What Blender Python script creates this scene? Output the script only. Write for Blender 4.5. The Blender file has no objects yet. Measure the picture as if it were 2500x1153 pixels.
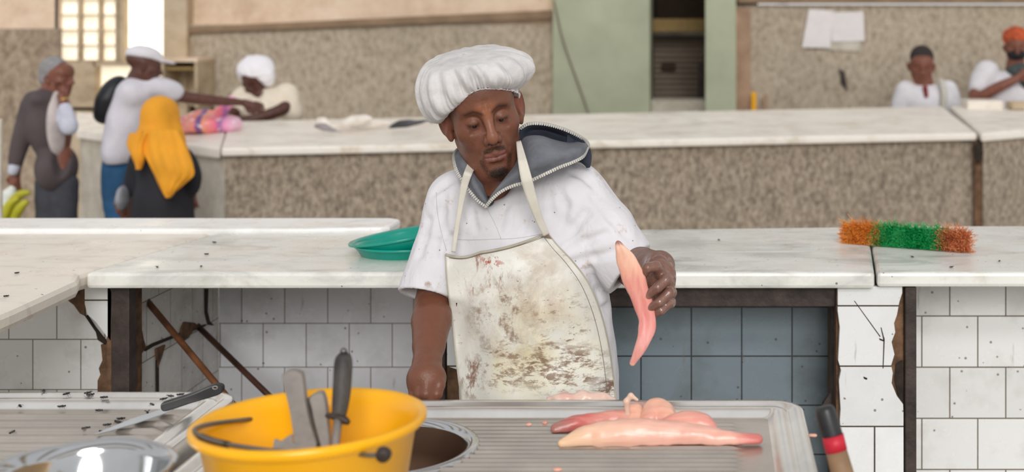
import bpy, bmesh, math, random
import numpy as np
from mathutils import Vector, Matrix, Euler
from mathutils.bvhtree import BVHTree
random.seed(7)
SC = bpy.context.scene
COL = SC.collection
# ------------------------------------------------------------------ camera, world, light
F, CX, CY, H = 3104.0, 1740.0, 60.0, 1.70      # focal in px of the 2500 px frame, principal point, eye height
cam = bpy.data.cameras.new('camera'); camo = bpy.data.objects.new('camera', cam); COL.objects.link(camo)
camo.location = (0, 0, H); camo.rotation_euler = (math.pi/2, 0, 0)
cam.sensor_width = 36; cam.lens = F/2500*36
cam.shift_x = -(CX-1250)/2500; cam.shift_y = -(576.5-CY)/2500
cam.clip_start = .05; cam.clip_end = 100
cam.dof.use_dof = True; cam.dof.focus_distance = 2.78; cam.dof.aperture_fstop = 3.0
SC.camera = camo
SC.view_settings.view_transform = 'Standard'; SC.view_settings.look = 'None'
SC.view_settings.gamma = 1; SC.view_settings.use_curve_mapping = False
SC.view_settings.exposure = 0.40
w = bpy.data.worlds.new('sky'); SC.world = w; w.use_nodes = True
nt = w.node_tree; bg = nt.nodes['Background']
tc = nt.nodes.new('ShaderNodeTexCoord'); sp = nt.nodes.new('ShaderNodeSeparateXYZ'); nt.links.new(tc.outputs['Generated'], sp.inputs[0])
cr = nt.nodes.new('ShaderNodeValToRGB'); nt.links.new(sp.outputs['Z'], cr.inputs[0])
e = cr.color_ramp.elements
e[0].position = 0.0; e[0].color = (1.0, .975, .94, 1)
e[1].position = .9; e[1].color = (.80, .82, .86, 1)
x = e.new(.25); x.color = (.90, .90, .90, 1)
nt.links.new(cr.outputs[0], bg.inputs['Color']); bg.inputs['Strength'].default_value = .64
def sun(name, energy, angle, rot, col):
    l = bpy.data.lights.new(name, 'SUN'); l.energy = energy; l.angle = math.radians(angle); l.color = col
    o = bpy.data.objects.new(name, l); COL.objects.link(o); o.rotation_euler = [math.radians(a) for a in rot]; o.location = (0, 3, 6)
    return o
sun("sun", 2.1, 30, (63, 0, 10), (1, .975, .95))

# ------------------------------------------------------------------ helpers
def lin(c):
    c = c/255.0
    return c/12.92 if c <= .04045 else ((c+.055)/1.055)**2.4
def C(r, g, b): return (lin(r), lin(g), lin(b), 1)
def P(x, y, D): return Vector(((x-CX)/F*D, D, H-(y-CY)/F*D))
def onX(x, y, X):                                         # point seen at a pixel, on the plane X = const
    D = X*F/(x-CX); return Vector((X, D, H-(y-CY)/F*D))
def onZ(x, y, Z):
    D = (H-Z)*F/(y-CY); return Vector(((x-CX)/F*D, D, Z))
def tag(o, label=None, cat=None, group=None, kind=None):
    if label: o['label'] = label
    if cat: o['category'] = cat
    if group: o['group'] = group
    if kind: o['kind'] = kind
    return o
def thing(name, loc, label, cat, group=None):
    o = bpy.data.objects.new(name, None); o.empty_display_size = .05; COL.objects.link(o); o.location = loc
    bpy.context.view_layer.update()
    return tag(o, label, cat, group)
def wloc(o):
    v = Vector((0, 0, 0))
    while o is not None: v = v+o.location; o = o.parent
    return v
def mk(name, V, Fc, m, parent=None, smooth=True, attrs=None):
    V = np.array([tuple(v) for v in V] if not isinstance(V, np.ndarray) else V, dtype=float)
    if parent is not None: loc = Vector((0, 0, 0)); off = wloc(parent)
    else:
        mn, mx = V.min(0), V.max(0)
        loc = Vector(((mn[0]+mx[0])/2, (mn[1]+mx[1])/2, mn[2])); off = loc
    V = V-np.array(off)
    me = bpy.data.meshes.new(name); me.from_pydata(V.tolist(), [], [tuple(int(i) for i in f) for f in Fc]); me.update()
    if smooth: me.polygons.foreach_set('use_smooth', [True]*len(me.polygons))
    if attrs:
        for k, a in attrs.items():
            if a.ndim == 2:
                at = me.color_attributes.new(k, 'FLOAT_COLOR', 'POINT'); b = np.ones((len(a), 4)); b[:, :3] = a[:, :3]; at.data.foreach_set('color', b.ravel())
            else:
                at = me.attributes.new(k, 'FLOAT', 'POINT'); at.data.foreach_set('value', a.ravel())
    me.materials.append(m)
    o = bpy.data.objects.new(name, me); COL.objects.link(o)
    if parent is not None: o.parent = parent
    else: o.location = loc
    return o
def bev(o, wd=.004, seg=3):
    b = o.modifiers.new('bevel', 'BEVEL'); b.width = wd; b.segments = seg; b.limit_method = 'ANGLE'; b.angle_limit = math.radians(40)
    return o
def recalc(o):
    bm = bmesh.new(); bm.from_mesh(o.data); bmesh.ops.recalc_face_normals(bm, faces=bm.faces); bm.to_mesh(o.data); bm.free(); return o
def box(name, a, b, m, parent=None, bw=.003):
    x0, x1 = sorted((a[0], b[0])); y0, y1 = sorted((a[1], b[1])); z0, z1 = sorted((a[2], b[2]))
    V = [(x0, y0, z0), (x1, y0, z0), (x1, y1, z0), (x0, y1, z0), (x0, y0, z1), (x1, y0, z1), (x1, y1, z1), (x0, y1, z1)]
    Fc = [(0, 3, 2, 1), (4, 5, 6, 7), (0, 1, 5, 4), (1, 2, 6, 5), (2, 3, 7, 6), (3, 0, 4, 7)]
    o = mk(name, V, Fc, m, parent, False)
    return bev(o, bw, 2) if bw else o
def prism(name, pts, off, m, parent=None, bw=0):
    """pts: a polygon in space, off: the extrusion vector"""
    n = len(pts); off = Vector(off); V = [Vector(p) for p in pts]+[Vector(p)+off for p in pts]
    Fc = [tuple(range(n)), tuple(range(2*n-1, n-1, -1))]+[(i, i+n, (i+1) % n+n, (i+1) % n) for i in range(n)]
    o = recalc(mk(name, V, Fc, m, parent, False))
    return bev(o, bw, 2) if bw else o
def cr_pts(pts, n=8, closed=False):
    pts = [np.array(p, float) for p in pts]; m = len(pts); out = []
    rng = range(m if closed else m-1)
    for i in rng:
        if closed: a, b, c, d = pts[(i-1) % m], pts[i], pts[(i+1) % m], pts[(i+2) % m]
        else: a, b, c, d = pts[max(i-1, 0)], pts[i], pts[i+1], pts[min(i+2, m-1)]
        for j in range(n):
            t = j/n; out.append(.5*((2*b)+(-a+c)*t+(2*a-5*b+4*c-d)*t*t+(-a+3*b-3*c+d)*t**3))
    if not closed: out.append(pts[-1])
    return np.array(out)
def tube(name, pts, r, m, parent=None, seg=10, n=6, closed=False, spline=True, flat=1.0):
    pts = [list(p) for p in pts]
    if not isinstance(r, (list, tuple)): r = [r]*len(pts)
    q = np.array([list(p)+[rr] for p, rr in zip(pts, r)], float)
    q = cr_pts(q, n, closed) if spline else q
    V = []; Fc = []; N = len(q); up = None
    for i in range(N):
        a = q[(i-1) % N if closed else max(i-1, 0), :3]; b = q[(i+1) % N if closed else min(i+1, N-1), :3]
        t = Vector(b-a).normalized()
        if up is None: up = Vector((0, 0, 1)) if abs(t.z) < .9 else Vector((1, 0, 0))
        s = t.cross(up).normalized(); up = s.cross(t).normalized()
        for j in range(seg):
            an = 2*math.pi*j/seg; V.append(Vector(q[i, :3])+(s*math.cos(an)+up*math.sin(an)*flat)*q[i, 3])
    for i in range(N if closed else N-1):
        k = (i+1) % N
        for j in range(seg): Fc.append((i*seg+j, i*seg+(j+1) % seg, k*seg+(j+1) % seg, k*seg+j))
    if not closed: Fc += [tuple(range(seg))[::-1], tuple((N-1)*seg+j for j in range(seg))]
    return recalc(mk(name, V, Fc, m, parent, True))
def lathe(name, prof, M, m, parent=None, seg=64, wob=None):
    """prof: list of (r,z) closed outline or open; M: 4x4 placing"""
    V = []; Fc = []; n = len(prof)
    for i in range(seg):
        a = 2*math.pi*i/seg
        for (r, z) in prof:
            v = Vector((r*math.cos(a), r*math.sin(a), z))
            if wob: v = wob(v, a)
            V.append(M @ v)
    for i in range(seg):
        k = (i+1) % seg
        for j in range(n-1): Fc.append((i*n+j, k*n+j, k*n+j+1, i*n+j+1))
    o = mk(name, V, Fc, m, parent, True)
    bm = bmesh.new(); bm.from_mesh(o.data); bmesh.ops.remove_doubles(bm, verts=bm.verts, dist=1e-5); bmesh.ops.recalc_face_normals(bm, faces=bm.faces); bm.to_mesh(o.data); bm.free()
    return o
def grid(name, A, m, parent=None, thick=0, closed_u=False):
    """A: array (nu,nv,3)"""
    nu, nv = A.shape[:2]; V = A.reshape(-1, 3); Fc = []
    for i in range(nu if closed_u else nu-1):
        for j in range(nv-1):
            k = (i+1) % nu; Fc.append((i*nv+j, k*nv+j, k*nv+j+1, i*nv+j+1))
    o = mk(name, V, Fc, m, parent, True)
    if thick:
        s = o.modifiers.new('solid', 'SOLIDIFY'); s.thickness = thick; s.offset = 0
    return o

# ------------------------------------------------------------------ implicit modelling (smooth blends, meshed with surface nets)
class Pr:
    def __init__(s, kind, a, op='u', k=.01, M=None, grp=0):
        s.kind = kind; s.a = a; s.op = op; s.k = k; s.Mi = None if M is None else np.array(M.inverted())
    def d(s, p):
        if s.Mi is not None: p = p @ s.Mi[:3, :3].T+s.Mi[:3, 3]
        a = s.a
        if s.kind == 'e':                                # ellipsoid centre, radii, (rotation rows)
            q = p-a[0]
            if len(a) > 2: q = q @ a[2]
            r = a[1]; k0 = np.sqrt(((q/r)**2).sum(-1)); k1 = np.sqrt(((q/(r*r))**2).sum(-1))+1e-9
            return k0*(k0-1)/k1
        if s.kind == 'c':                                # tapering capsule
            A, B, ra, rb = a; ab = B-A; t = np.clip(((p-A) @ ab)/(ab @ ab), 0, 1)
            q = p-A-t[..., None]*ab
            return np.sqrt((q*q).sum(-1))-(ra+(rb-ra)*t)
        if s.kind == 'b':                                # rounded box centre, half, rotation, r
            q = np.abs((p-a[0]) @ a[2])-a[1]+a[3]
            return np.sqrt((np.maximum(q, 0)**2).sum(-1))+np.minimum(q.max(-1), 0)-a[3]
        if s.kind == 'p':                                # half space, normal, offset : n.p - o
            return p @ a[0]-a[1]
        if s.kind == 't':                                # torus centre, (rx,rz), r, rotation
            q = (p-a[0]) @ a[3]; an = np.arctan2(q[..., 2]/a[1][1], q[..., 0]/a[1][0])
            c = np.stack([a[1][0]*np.cos(an), 0*an, a[1][1]*np.sin(an)], -1)
            return np.sqrt(((q-c)**2).sum(-1))-a[2]
A3 = lambda v: np.array(tuple(v), float)
def rotm(x=0, y=0, z=0): return np.array(Euler((math.radians(x), math.radians(y), math.radians(z))).to_matrix())
def El(c, r, rot=None, **k):
    r = A3(r) if hasattr(r, '__len__') else np.array([r]*3, float)
    return Pr('e', (A3(c), r) if rot is None else (A3(c), r, rotm(*rot)), **k)
def Cp(a, b, ra, rb=None, **k): return Pr('c', (A3(a), A3(b), ra, ra if rb is None else rb), **k)
def Bx(c, h, rot=(0, 0, 0), r=.004, **k): return Pr('b', (A3(c), A3(h), rotm(*rot), r), **k)
def To(c, rr, r, rot=(0, 0, 0), **k): return Pr('t', (A3(c), rr, r, rotm(*rot)), **k)
def Hs(n, pt, **k):
    n = A3(Vector(n).normalized()); return Pr('p', (n, float(n @ A3(pt))), **k)
def Ch(pts, rs, k=.01, M=None, op='u'):                   # chain of capsules
    return [Cp(pts[i], pts[i+1], rs[i], rs[i+1], k=k, M=M, op=op) for i in range(len(pts)-1)]
def fold(pr, p, sel=None):
    d = None
    for i, q in enumerate(pr):
        if sel is not None and not sel[i]: continue
        v = q.d(p); k = q.k
        if d is None:
            d = v if q.op == 'u' else np.full(p.shape[:-1], 9.0); continue
        if q.op == 'u':
            h = np.maximum(k-np.abs(d-v), 0)/k; d = np.minimum(d, v)-h*h*k*.25
        elif q.op == 's':
            h = np.maximum(k-np.abs(d+v), 0)/k; d = np.maximum(d, -v)+h*h*k*.25
        else:                                             # intersect
            h = np.maximum(k-np.abs(d-v), 0)/k; d = np.maximum(d, v)+h*h*k*.25
    return d
def sdf_mesh(pr, h, lo, hi, disp=None, B=14):
    lo = A3(lo); hi = A3(hi); nb = np.ceil((hi-lo)/(h*B)).astype(int)
    I = np.stack(np.meshgrid(*[np.arange(n) for n in nb], indexing='ij'), -1).reshape(-1, 3)
    cen = lo+(I+.5)*h*B; hd = h*B*.5*1.7321; mar = .012
    vals = np.stack([q.d(cen) for q in pr]); dc = fold(pr, cen)
    act = np.abs(dc) < hd*1.25+mar
    I = I[act]; vals = vals[:, act]
    um = np.array([q.op == 'u' for q in pr]); ks = np.array([q.k for q in pr])
    dmin = np.where(um[:, None], vals, 9).min(0)
    sel = np.where(um[:, None], vals < dmin+2.4*hd+ks[:, None]+mar, np.abs(vals) < hd*1.3+ks[:, None]+mar)
    inter = np.array([q.op == 'i' for q in pr]); sel[inter] = True
    sel |= ((~um)&(~inter))[:, None] & (vals < hd)
    g = np.stack(np.meshgrid(*[np.arange(B+1)]*3, indexing='ij'), -1)
    N = (nb*B+2).astype(np.int64); gid = lambda c: (c[..., 0]*N[1]+c[..., 1])*N[2]+c[..., 2]
    ids = []; pos = []; quads = []
    cs = np.array([(i, j, k) for i in (0, 1) for j in (0, 1) for k in (0, 1)])
    edges = [(a, b) for a in range(8) for b in range(a+1, 8) if np.abs(cs[a]-cs[b]).sum() == 1]
    for n in range(len(I)):
        base = I[n]*B; p = lo+(base+g)*h
        d = fold(pr, p, sel[:, n])
        if d is None: continue
        if disp is not None: d = d-disp(p)
        s = d < 0
        if s.all() or not s.any(): continue
        cv = [d[c[0]:c[0]+B, c[1]:c[1]+B, c[2]:c[2]+B] for c in cs]
        sg = [c < 0 for c in cv]; cnt = sum(x.astype(int) for x in sg); m = (cnt > 0) & (cnt < 8)
        idx = np.argwhere(m)
        if len(idx):
            vv = np.stack([c[m] for c in cv], 1); acc = np.zeros((len(idx), 3)); ct = np.zeros(len(idx))
            for a, b in edges:
                x = (vv[:, a] < 0) != (vv[:, b] < 0); den = vv[:, a]-vv[:, b]; t = np.where(x, vv[:, a]/np.where(np.abs(den) < 1e-12, 1, den), 0)
                acc += np.where(x[:, None], cs[a]+t[:, None]*(cs[b]-cs[a]), 0); ct += x
            pos.append(lo+(base+idx+acc/ct[:, None])*h); ids.append(gid(base+idx))
        for ax in range(3):
            sl0 = [slice(0, B)]*3; sl1 = [slice(0, B)]*3; sl1[ax] = slice(1, B+1)
            a = s[tuple(sl0)]; b = s[tuple(sl1)]; e = np.argwhere(a != b)
            if not len(e): continue
            e0 = base+e; u = np.zeros(3, int); v = np.zeros(3, int); u[(ax+1) % 3] = 1; v[(ax+2) % 3] = 1
            ok = (e0 @ u > 0) & (e0 @ v > 0); q = np.stack([gid(e0-u-v), gid(e0-v), gid(e0), gid(e0-u)], 1)
            fl = ~a[a != b]; q[fl] = q[fl][:, ::-1]; quads.append(q[ok])
    ids = np.concatenate(ids); pos = np.concatenate(pos); quads = np.concatenate(quads)
    o = np.argsort(ids); ids = ids[o]; pos = pos[o]
    k = np.searchsorted(ids, quads); k = np.minimum(k, len(ids)-1); ok = (ids[k] == quads).all(1)
    return pos, k[ok]
def bounds(pr, pad=.03):
    lo = np.full(3, 9.); hi = -lo
    for q in pr:
        if q.op != 'u': continue
        if q.kind == 'c': pts = [(q.a[0], q.a[2]), (q.a[1], q.a[3])]
        elif q.kind == 'e': pts = [(q.a[0], q.a[1].max())]
        elif q.kind == 'b': pts = [(q.a[0], np.linalg.norm(q.a[1]))]
        else: pts = [(q.a[0], max(q.a[1])+q.a[2])]
        for c, r in pts:
            if q.Mi is not None: M = np.linalg.inv(q.Mi); c = M[:3, :3] @ c+M[:3, 3]
            lo = np.minimum(lo, c-r); hi = np.maximum(hi, c+r)
    return lo-pad, hi+pad
def blob(name, pr, h, m, parent=None, disp=None, color=None, smooth=1):
    lo, hi = bounds(pr); V, Q = sdf_mesh(pr, h, lo, hi, disp)
    for _ in range(smooth):                               # light relaxation removes the grid steps
        acc = np.zeros_like(V); cnt = np.zeros(len(V))
        for a, b in ((0, 1), (1, 2), (2, 3), (3, 0)):
            np.add.at(acc, Q[:, a], V[Q[:, b]]); np.add.at(cnt, Q[:, a], 1)
            np.add.at(acc, Q[:, b], V[Q[:, a]]); np.add.at(cnt, Q[:, b], 1)
        V = V*.5+.5*acc/np.maximum(cnt, 1)[:, None]
    return mk(name, V, Q, m, parent, True, color(V) if color else None)
def wave(p, s, seed=0):                                   # cheap smooth noise, about -1..1
    r = np.random.RandomState(seed); out = 0
    for i in range(5):
        k = r.normal(size=3)*s; out = out+np.sin(p @ k+r.uniform(0, 6.28)+1.3*np.sin(p @ (r.normal(size=3)*s*.6)+r.uniform(0, 6)))
    return out/3.2

# ------------------------------------------------------------------ materials
class NB:
    def __init__(s, name):
        s.m = bpy.data.materials.new(name); s.m.use_nodes = True; s.t = s.m.node_tree; s.b = s.t.nodes['Principled BSDF']
        s.pos = s.t.nodes.new('ShaderNodeNewGeometry').outputs['Position']
    def n(s, t, **k):
        x = s.t.nodes.new(t)
        for a, v in k.items():
            if a in x.inputs.keys(): pass
            setattr(x, a, v)
        return x
    def L(s, a, b): s.t.links.new(a, b)
    def scale(s, v, pos=None, rot=(0, 0, 0)):
        x = s.n('ShaderNodeMapping'); s.L(pos or s.pos, x.inputs[0]); x.inputs['Scale'].default_value = v if hasattr(v, '__len__') else (v,)*3; x.inputs['Rotation'].default_value = rot
        return x.outputs[0]
    def noise(s, sc, det=4, rough=.55, vec=None, dist=0):
        x = s.n('ShaderNodeTexNoise'); x.inputs['Scale'].default_value = sc; x.inputs['Detail'].default_value = det; x.inputs['Roughness'].default_value = rough; x.inputs['Distortion'].default_value = dist
        s.L(vec or s.pos, x.inputs['Vector']); return x.outputs['Fac']
    def vor(s, sc, vec=None, out='Distance'):
        x = s.n('ShaderNodeTexVoronoi'); x.inputs['Scale'].default_value = sc; s.L(vec or s.pos, x.inputs['Vector']); return x.outputs[out]
    def ramp(s, v, *st):
        x = s.n('ShaderNodeValToRGB'); s.L(v, x.inputs[0]); e = x.color_ramp.elements
        e[0].position, e[0].color = st[0][0], st[0][1]; e[1].position, e[1].color = st[-1][0], st[-1][1]
        for p, c in st[1:-1]: y = e.new(p); y.color = c
        return x.outputs[0]
    def step(s, v, a, b): return s.ramp(v, (a, (0, 0, 0, 1)), (b, (1, 1, 1, 1)))
    def mix(s, f, a, b, bt='MIX'):
        x = s.n('ShaderNodeMix', data_type='RGBA', blend_type=bt)
        for i, v in ((0, f), (6, a), (7, b)):
            if isinstance(v, (int, float)): x.inputs[i].default_value = v
            elif isinstance(v, (tuple, list)): x.inputs[i].default_value = v
            else: s.L(v, x.inputs[i])
        return x.outputs[2]
    def math(s, op, a, b=0):
        x = s.n('ShaderNodeMath', operation=op)
        for i, v in ((0, a), (1, b)):
            if isinstance(v, (int, float)): x.inputs[i].default_value = v
            else: s.L(v, x.inputs[i])
        return x.outputs[0]
    def sph(s, c, r):                                     # soft spot around a world point
        x = s.n('ShaderNodeVectorMath', operation='SUBTRACT'); s.L(s.pos, x.inputs[0]); x.inputs[1].default_value = c
        y = s.n('ShaderNodeVectorMath', operation='DIVIDE'); s.L(x.outputs[0], y.inputs[0]); y.inputs[1].default_value = r
        z = s.n('ShaderNodeVectorMath', operation='LENGTH'); s.L(y.outputs[0], z.inputs[0])
        return s.ramp(z.outputs['Value'], (0, (1, 1, 1, 1)), (1, (0, 0, 0, 1)))
    def bump(s, v, st=.3, dist=.005):
        x = s.n('ShaderNodeBump'); x.inputs['Strength'].default_value = st; x.inputs['Distance'].default_value = dist; s.L(v, x.inputs['Height'])
        if s.b.inputs['Normal'].links: s.L(s.b.inputs['Normal'].links[0].from_socket, x.inputs['Normal'])
        s.L(x.outputs[0], s.b.inputs['Normal'])
    def done(s, col, rough=.6, metal=0, spec=.5, **k):
        if isinstance(col, (tuple, list)): s.b.inputs['Base Color'].default_value = col
        else: s.L(col, s.b.inputs['Base Color'])
        if isinstance(rough, (int, float)): s.b.inputs['Roughness'].default_value = rough
        else: s.L(rough, s.b.inputs['Roughness'])
        s.b.inputs['Metallic'].default_value = metal; s.b.inputs['Specular IOR Level'].default_value = spec
        for a, v in k.items(): s.b.inputs[a.replace('_', ' ')].default_value = v
        return s.m
def simple(name, c, rough=.6, metal=0, var=.12, sc=20, bump=0, **k):
    b = NB(name); n = b.noise(sc, 5)
    lo = tuple(x*(1-var*1.5) for x in c[:3])+(1,); hi = tuple(min(1, x*(1+var)) for x in c[:3])+(1,)
    if bump: b.bump(b.noise(sc*3, 4), bump, .004)
    return b.done(b.ramp(n, (.3, lo), (.7, hi)), rough, metal, **k)
def specks(b, col, dark, sc=40, th=.10, amt=.8):
    v = b.vor(sc); w = b.noise(sc*.35, 2)
    f = b.math('MULTIPLY', b.math('LESS_THAN', v, th), b.math('GREATER_THAN', w, .52))
    return b.mix(b.math('MULTIPLY', f, amt), col, dark)
def tile_mat(name, base, mort, tw, th, u0, v0, axis='x', offset=.5, dirt=.5, msize=.0016):
    b = NB(name); s = b.n('ShaderNodeSeparateXYZ'); b.L(b.pos, s.inputs[0]); c = b.n('ShaderNodeCombineXYZ')
    b.L(b.math('SUBTRACT', s.outputs['X' if axis == 'x' else 'Y'], u0), c.inputs[0]); b.L(b.math('SUBTRACT', s.outputs['Z'], v0), c.inputs[1])
    nz = b.n('ShaderNodeTexNoise'); nz.inputs['Scale'].default_value = 9; b.L(b.pos, nz.inputs['Vector'])
    t = b.n('ShaderNodeTexBrick'); t.offset = offset; t.squash = 1; t.inputs['Scale'].default_value = 1
    b.L(c.outputs[0], t.inputs['Vector'])
    for k, v in (('Brick Width', tw), ('Row Height', th), ('Mortar Size', msize), ('Mortar Smooth', .3), ('Bias', 0)): t.inputs[k].default_value = v
    d = tuple(x*.88 for x in base[:3])+(1,)
    t.inputs['Color1'].default_value = base; t.inputs['Color2'].default_value = d; t.inputs['Mortar'].default_value = mort
    col = b.mix(b.math('MULTIPLY', b.step(b.noise(5, 5, .6), .50, .72), dirt), t.outputs['Color'], C(150, 138, 118), 'MULTIPLY')
    col = specks(b, col, C(70, 50, 38), 34, .12, .7)
    # scratches
    v = b.scale((40, 40, 7), rot=(0, .5, 0)); col = b.mix(b.math('MULTIPLY', b.step(b.noise(1, 3, .5, v), .70, .76), .35), col, C(110, 95, 80))
    b.bump(b.math('SUBTRACT', 1, t.outputs['Fac']), .5, .003); b.bump(b.noise(14, 2), .08, .01)
    return b.done(col, b.ramp(b.noise(12, 4), (.3, (.16,)*3+(1,)), (.7, (.34,)*3+(1,))))
def marble_mat(name, base, vein, dirty, rough=.3):
    b = NB(name); v = b.scale((1.2, 3.5, 2))
    n = b.noise(2.6, 7, .6, v, 1.2); col = b.ramp(n, (.32, vein), (.48, base), (.75, tuple(min(1, x*1.05) for x in base[:3])+(1,)))
    col = b.mix(b.math('MULTIPLY', b.step(b.noise(7, 6, .7), .56, .7), .35), col, dirty)
    col = specks(b, col, C(80, 70, 60), 30, .09, .8)
    b.bump(b.noise(6, 3), .06, .01)
    return b.done(col, b.ramp(b.noise(8, 4), (.35, (rough*.75,)*3+(1,)), (.65, (rough*1.4,)*3+(1,))))
def rough_wall(name, a, c, d, sc=30, stretch=1.8):
    b = NB(name); v = b.scale((1, 1, 1/stretch)); n = b.noise(sc, 5, .75, v); n2 = b.noise(1.3, 4, .6)
    v2 = b.vor(sc*1.2, v); col = b.ramp(n, (.36, d), (.5, a), (.64, c))
    col = b.mix(b.step(v2, .32, .1), col, d) if False else col
    col = b.mix(b.math('MULTIPLY', b.step(n2, .45, .75), .35), col, tuple(x*.62 for x in a[:3])+(1,))
    b.bump(n, .7, .02)
    return b.done(col, .9)
M = {}
M['marble'] = marble_mat('worktop_marble', C(226, 226, 220), C(190, 192, 186), C(172, 158, 136), .25)
M['marble_warm'] = marble_mat('worktop_marble_warm', C(236, 228, 216), C(205, 195, 180), C(178, 150, 118), .35)
M['marble_far'] = marble_mat('far_counter_marble', C(244, 238, 228), C(214, 202, 184), C(190, 160, 125), .4)
M['marble_white'] = marble_mat('rear_slab_marble', C(246, 246, 244), C(228, 228, 224), C(205, 195, 180), .3)
M['aggregate'] = rough_wall('rough_aggregate', C(164, 149, 131), C(192, 178, 160), C(116, 104, 92), 40, 1.7)
M['wall'] = rough_wall('pebbled_render', C(192, 178, 158), C(208, 195, 176), C(160, 146, 126), 26, 1.5)
M['wall_left'] = rough_wall('pebbled_render_grey', C(168, 150, 130), C(188, 172, 150), C(132, 116, 98), 22, 1.5)
M['plaster'] = rough_wall('pink_plaster', C(232, 206, 180), C(242, 220, 196), C(212, 184, 158), 3, 1)
M['plaster_pillar'] = rough_wall('beige_plaster', C(196, 176, 148), C(210, 192, 166), C(170, 150, 124), 3, .6)
M['panel_grey'] = rough_wall('smooth_grey_panel', C(205, 198, 184), C(220, 214, 202), C(180, 172, 158), 4, 1)
M['green'] = simple('pale_green_paint', C(176, 182, 156), .55, var=.10, sc=2.5)
M['rust_edge'] = simple('rusty_plaster', C(176, 146, 122), .9, var=.2, sc=6)
M['shutter'] = simple('shutter_metal', C(120, 106, 92), .6, var=.15, sc=4)
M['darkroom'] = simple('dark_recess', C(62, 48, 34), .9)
M['ochre'] = simple('ochre_board', C(150, 125, 78), .8)
M['concrete'] = simple('brown_mortar', C(112, 84, 62), .95, var=.4, sc=30, bump=.8)
M['concrete_dark'] = simple('dark_mortar', C(52, 42, 35), .95, var=.4, sc=30, bump=.8)
M['iron'] = simple('rusted_angle_iron', C(62, 52, 48), .55, .3, var=.35, sc=25, bump=.3)
M['floor'] = simple('concrete_floor', C(172, 166, 156), .7, var=.2, sc=3)
M['wood_stick'] = simple('brown_varnished_wood', C(112, 72, 46), .35, var=.45, sc=14)
M['wood_dark'] = simple('dark_varnished_wood', C(70, 44, 34), .35, var=.4, sc=14)
M['paper'] = simple('white_paper', C(238, 234, 234), .8, var=.03)
M['teal'] = simple('teal_plastic', C(14, 150, 132), .22, var=.05)
M['yellow'] = simple('yellow_plastic', C(252, 182, 4), .28, var=.04, sc=9)
def steel(name, c, r, sx=1, sy=60):
    b = NB(name); n = b.noise(3, 4, .6, b.scale((sx*4, sy, sy))); n2 = b.noise(7, 5)
    col = b.ramp(n2, (.35, tuple(x*.82 for x in c[:3])+(1,)), (.65, c))
    return b.done(col, b.ramp(n, (.3, (r*.93,)*3+(1,)), (.7, (r*1.07,)*3+(1,))), .82)
M['steel'] = steel('brushed_steel', C(208, 200, 190), .33)
M['steel_rim'] = steel('rolled_steel_rim', C(240, 237, 232), .24)
M['steel_bright'] = steel('polished_steel', C(196, 198, 200), .1)
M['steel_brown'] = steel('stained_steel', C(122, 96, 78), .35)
M['knife_steel'] = simple('scuffed_grey_steel', C(142, 136, 130), .5, .35, var=.15, sc=30)
# ------------------------------------------------------------------ the hall
def struct(o): o['kind'] = 'structure'; return o
struct(box('floor', (-9, -2, -.1), (9, 14, 0), M['floor'], bw=0))
WD = 10.2; WS = F/WD
def wallbox(name, x0, x1, y0, y1, m, D=WD, th=.3, bw=0):
    a = P(x0, y0, D); b = P(x1, y1, D); return box(name, (a.x, D, max(b.z, 0)), (b.x, D+th, a.z), m, bw=bw)
YT, YB = -260, 600
for a in [('wall_back', 455, 1352, 60, YB, M['wall'], WD, .4), ('wall_back', 1795, 3300, 12, YB, M['wall'], WD, .4),
          ('wall_left', -2600, 146, 70, YB, M['wall_left'], WD-.03, .03), ('wall_left', -2600, 146, YT, 70, M['plaster'], WD, .03),
          ('wall_back', 440, 1352, YT, 60, M['plaster'], WD+.05, .4), ('wall_back', 146, 480, 262, YB, M['plaster_pillar'], WD, .4),
          ('wall_back', 398, 456, YT, YB, M['plaster_pillar'], WD-.08, .5), ('wall_back', 146, 232, 150, 270, M['plaster_pillar'], WD, .4)]:
    struct(wallbox(a[0], *a[1:]))
M['trim_brown'] = simple('brown_plaster_edge', C(150, 126, 102), .9, var=.15, sc=6)
for i_, y_ in enumerate((-4.5, -1.6, 1.3, 4.2, 7.1, 10.0)): struct(box('trim_%d' % (10+i_), (-9, y_-.28, 5.2), (9, y_+.28, 5.7), M['ochre'], bw=0))  # unseen overhead beams, added to band the steel reflections and break up the light
# sloping edge of the upper render
prism_pts = [P(456, 66, WD-.04), P(1352, 24, WD-.04), P(1352, 46, WD-.04), P(456, 82, WD-.04)]
struct(prism('trim_1', prism_pts, (0, .06, 0), M['trim_brown'], bw=.01))
struct(prism('trim_2', [P(1800, -14, WD-.06), P(3300, -14, WD-.06), P(3300, 8, WD-.06), P(1800, 8, WD-.06)], (0, .1, 0), M['trim_brown'], bw=.01))
struct(wallbox('wall_back', 1795, 3300, YT, -12, M['wall'], WD+.05, .4))
struct(wallbox('trim_3', 1795, 1832, 18, YB, M['rust_edge'], WD-.03, .06))
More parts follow.
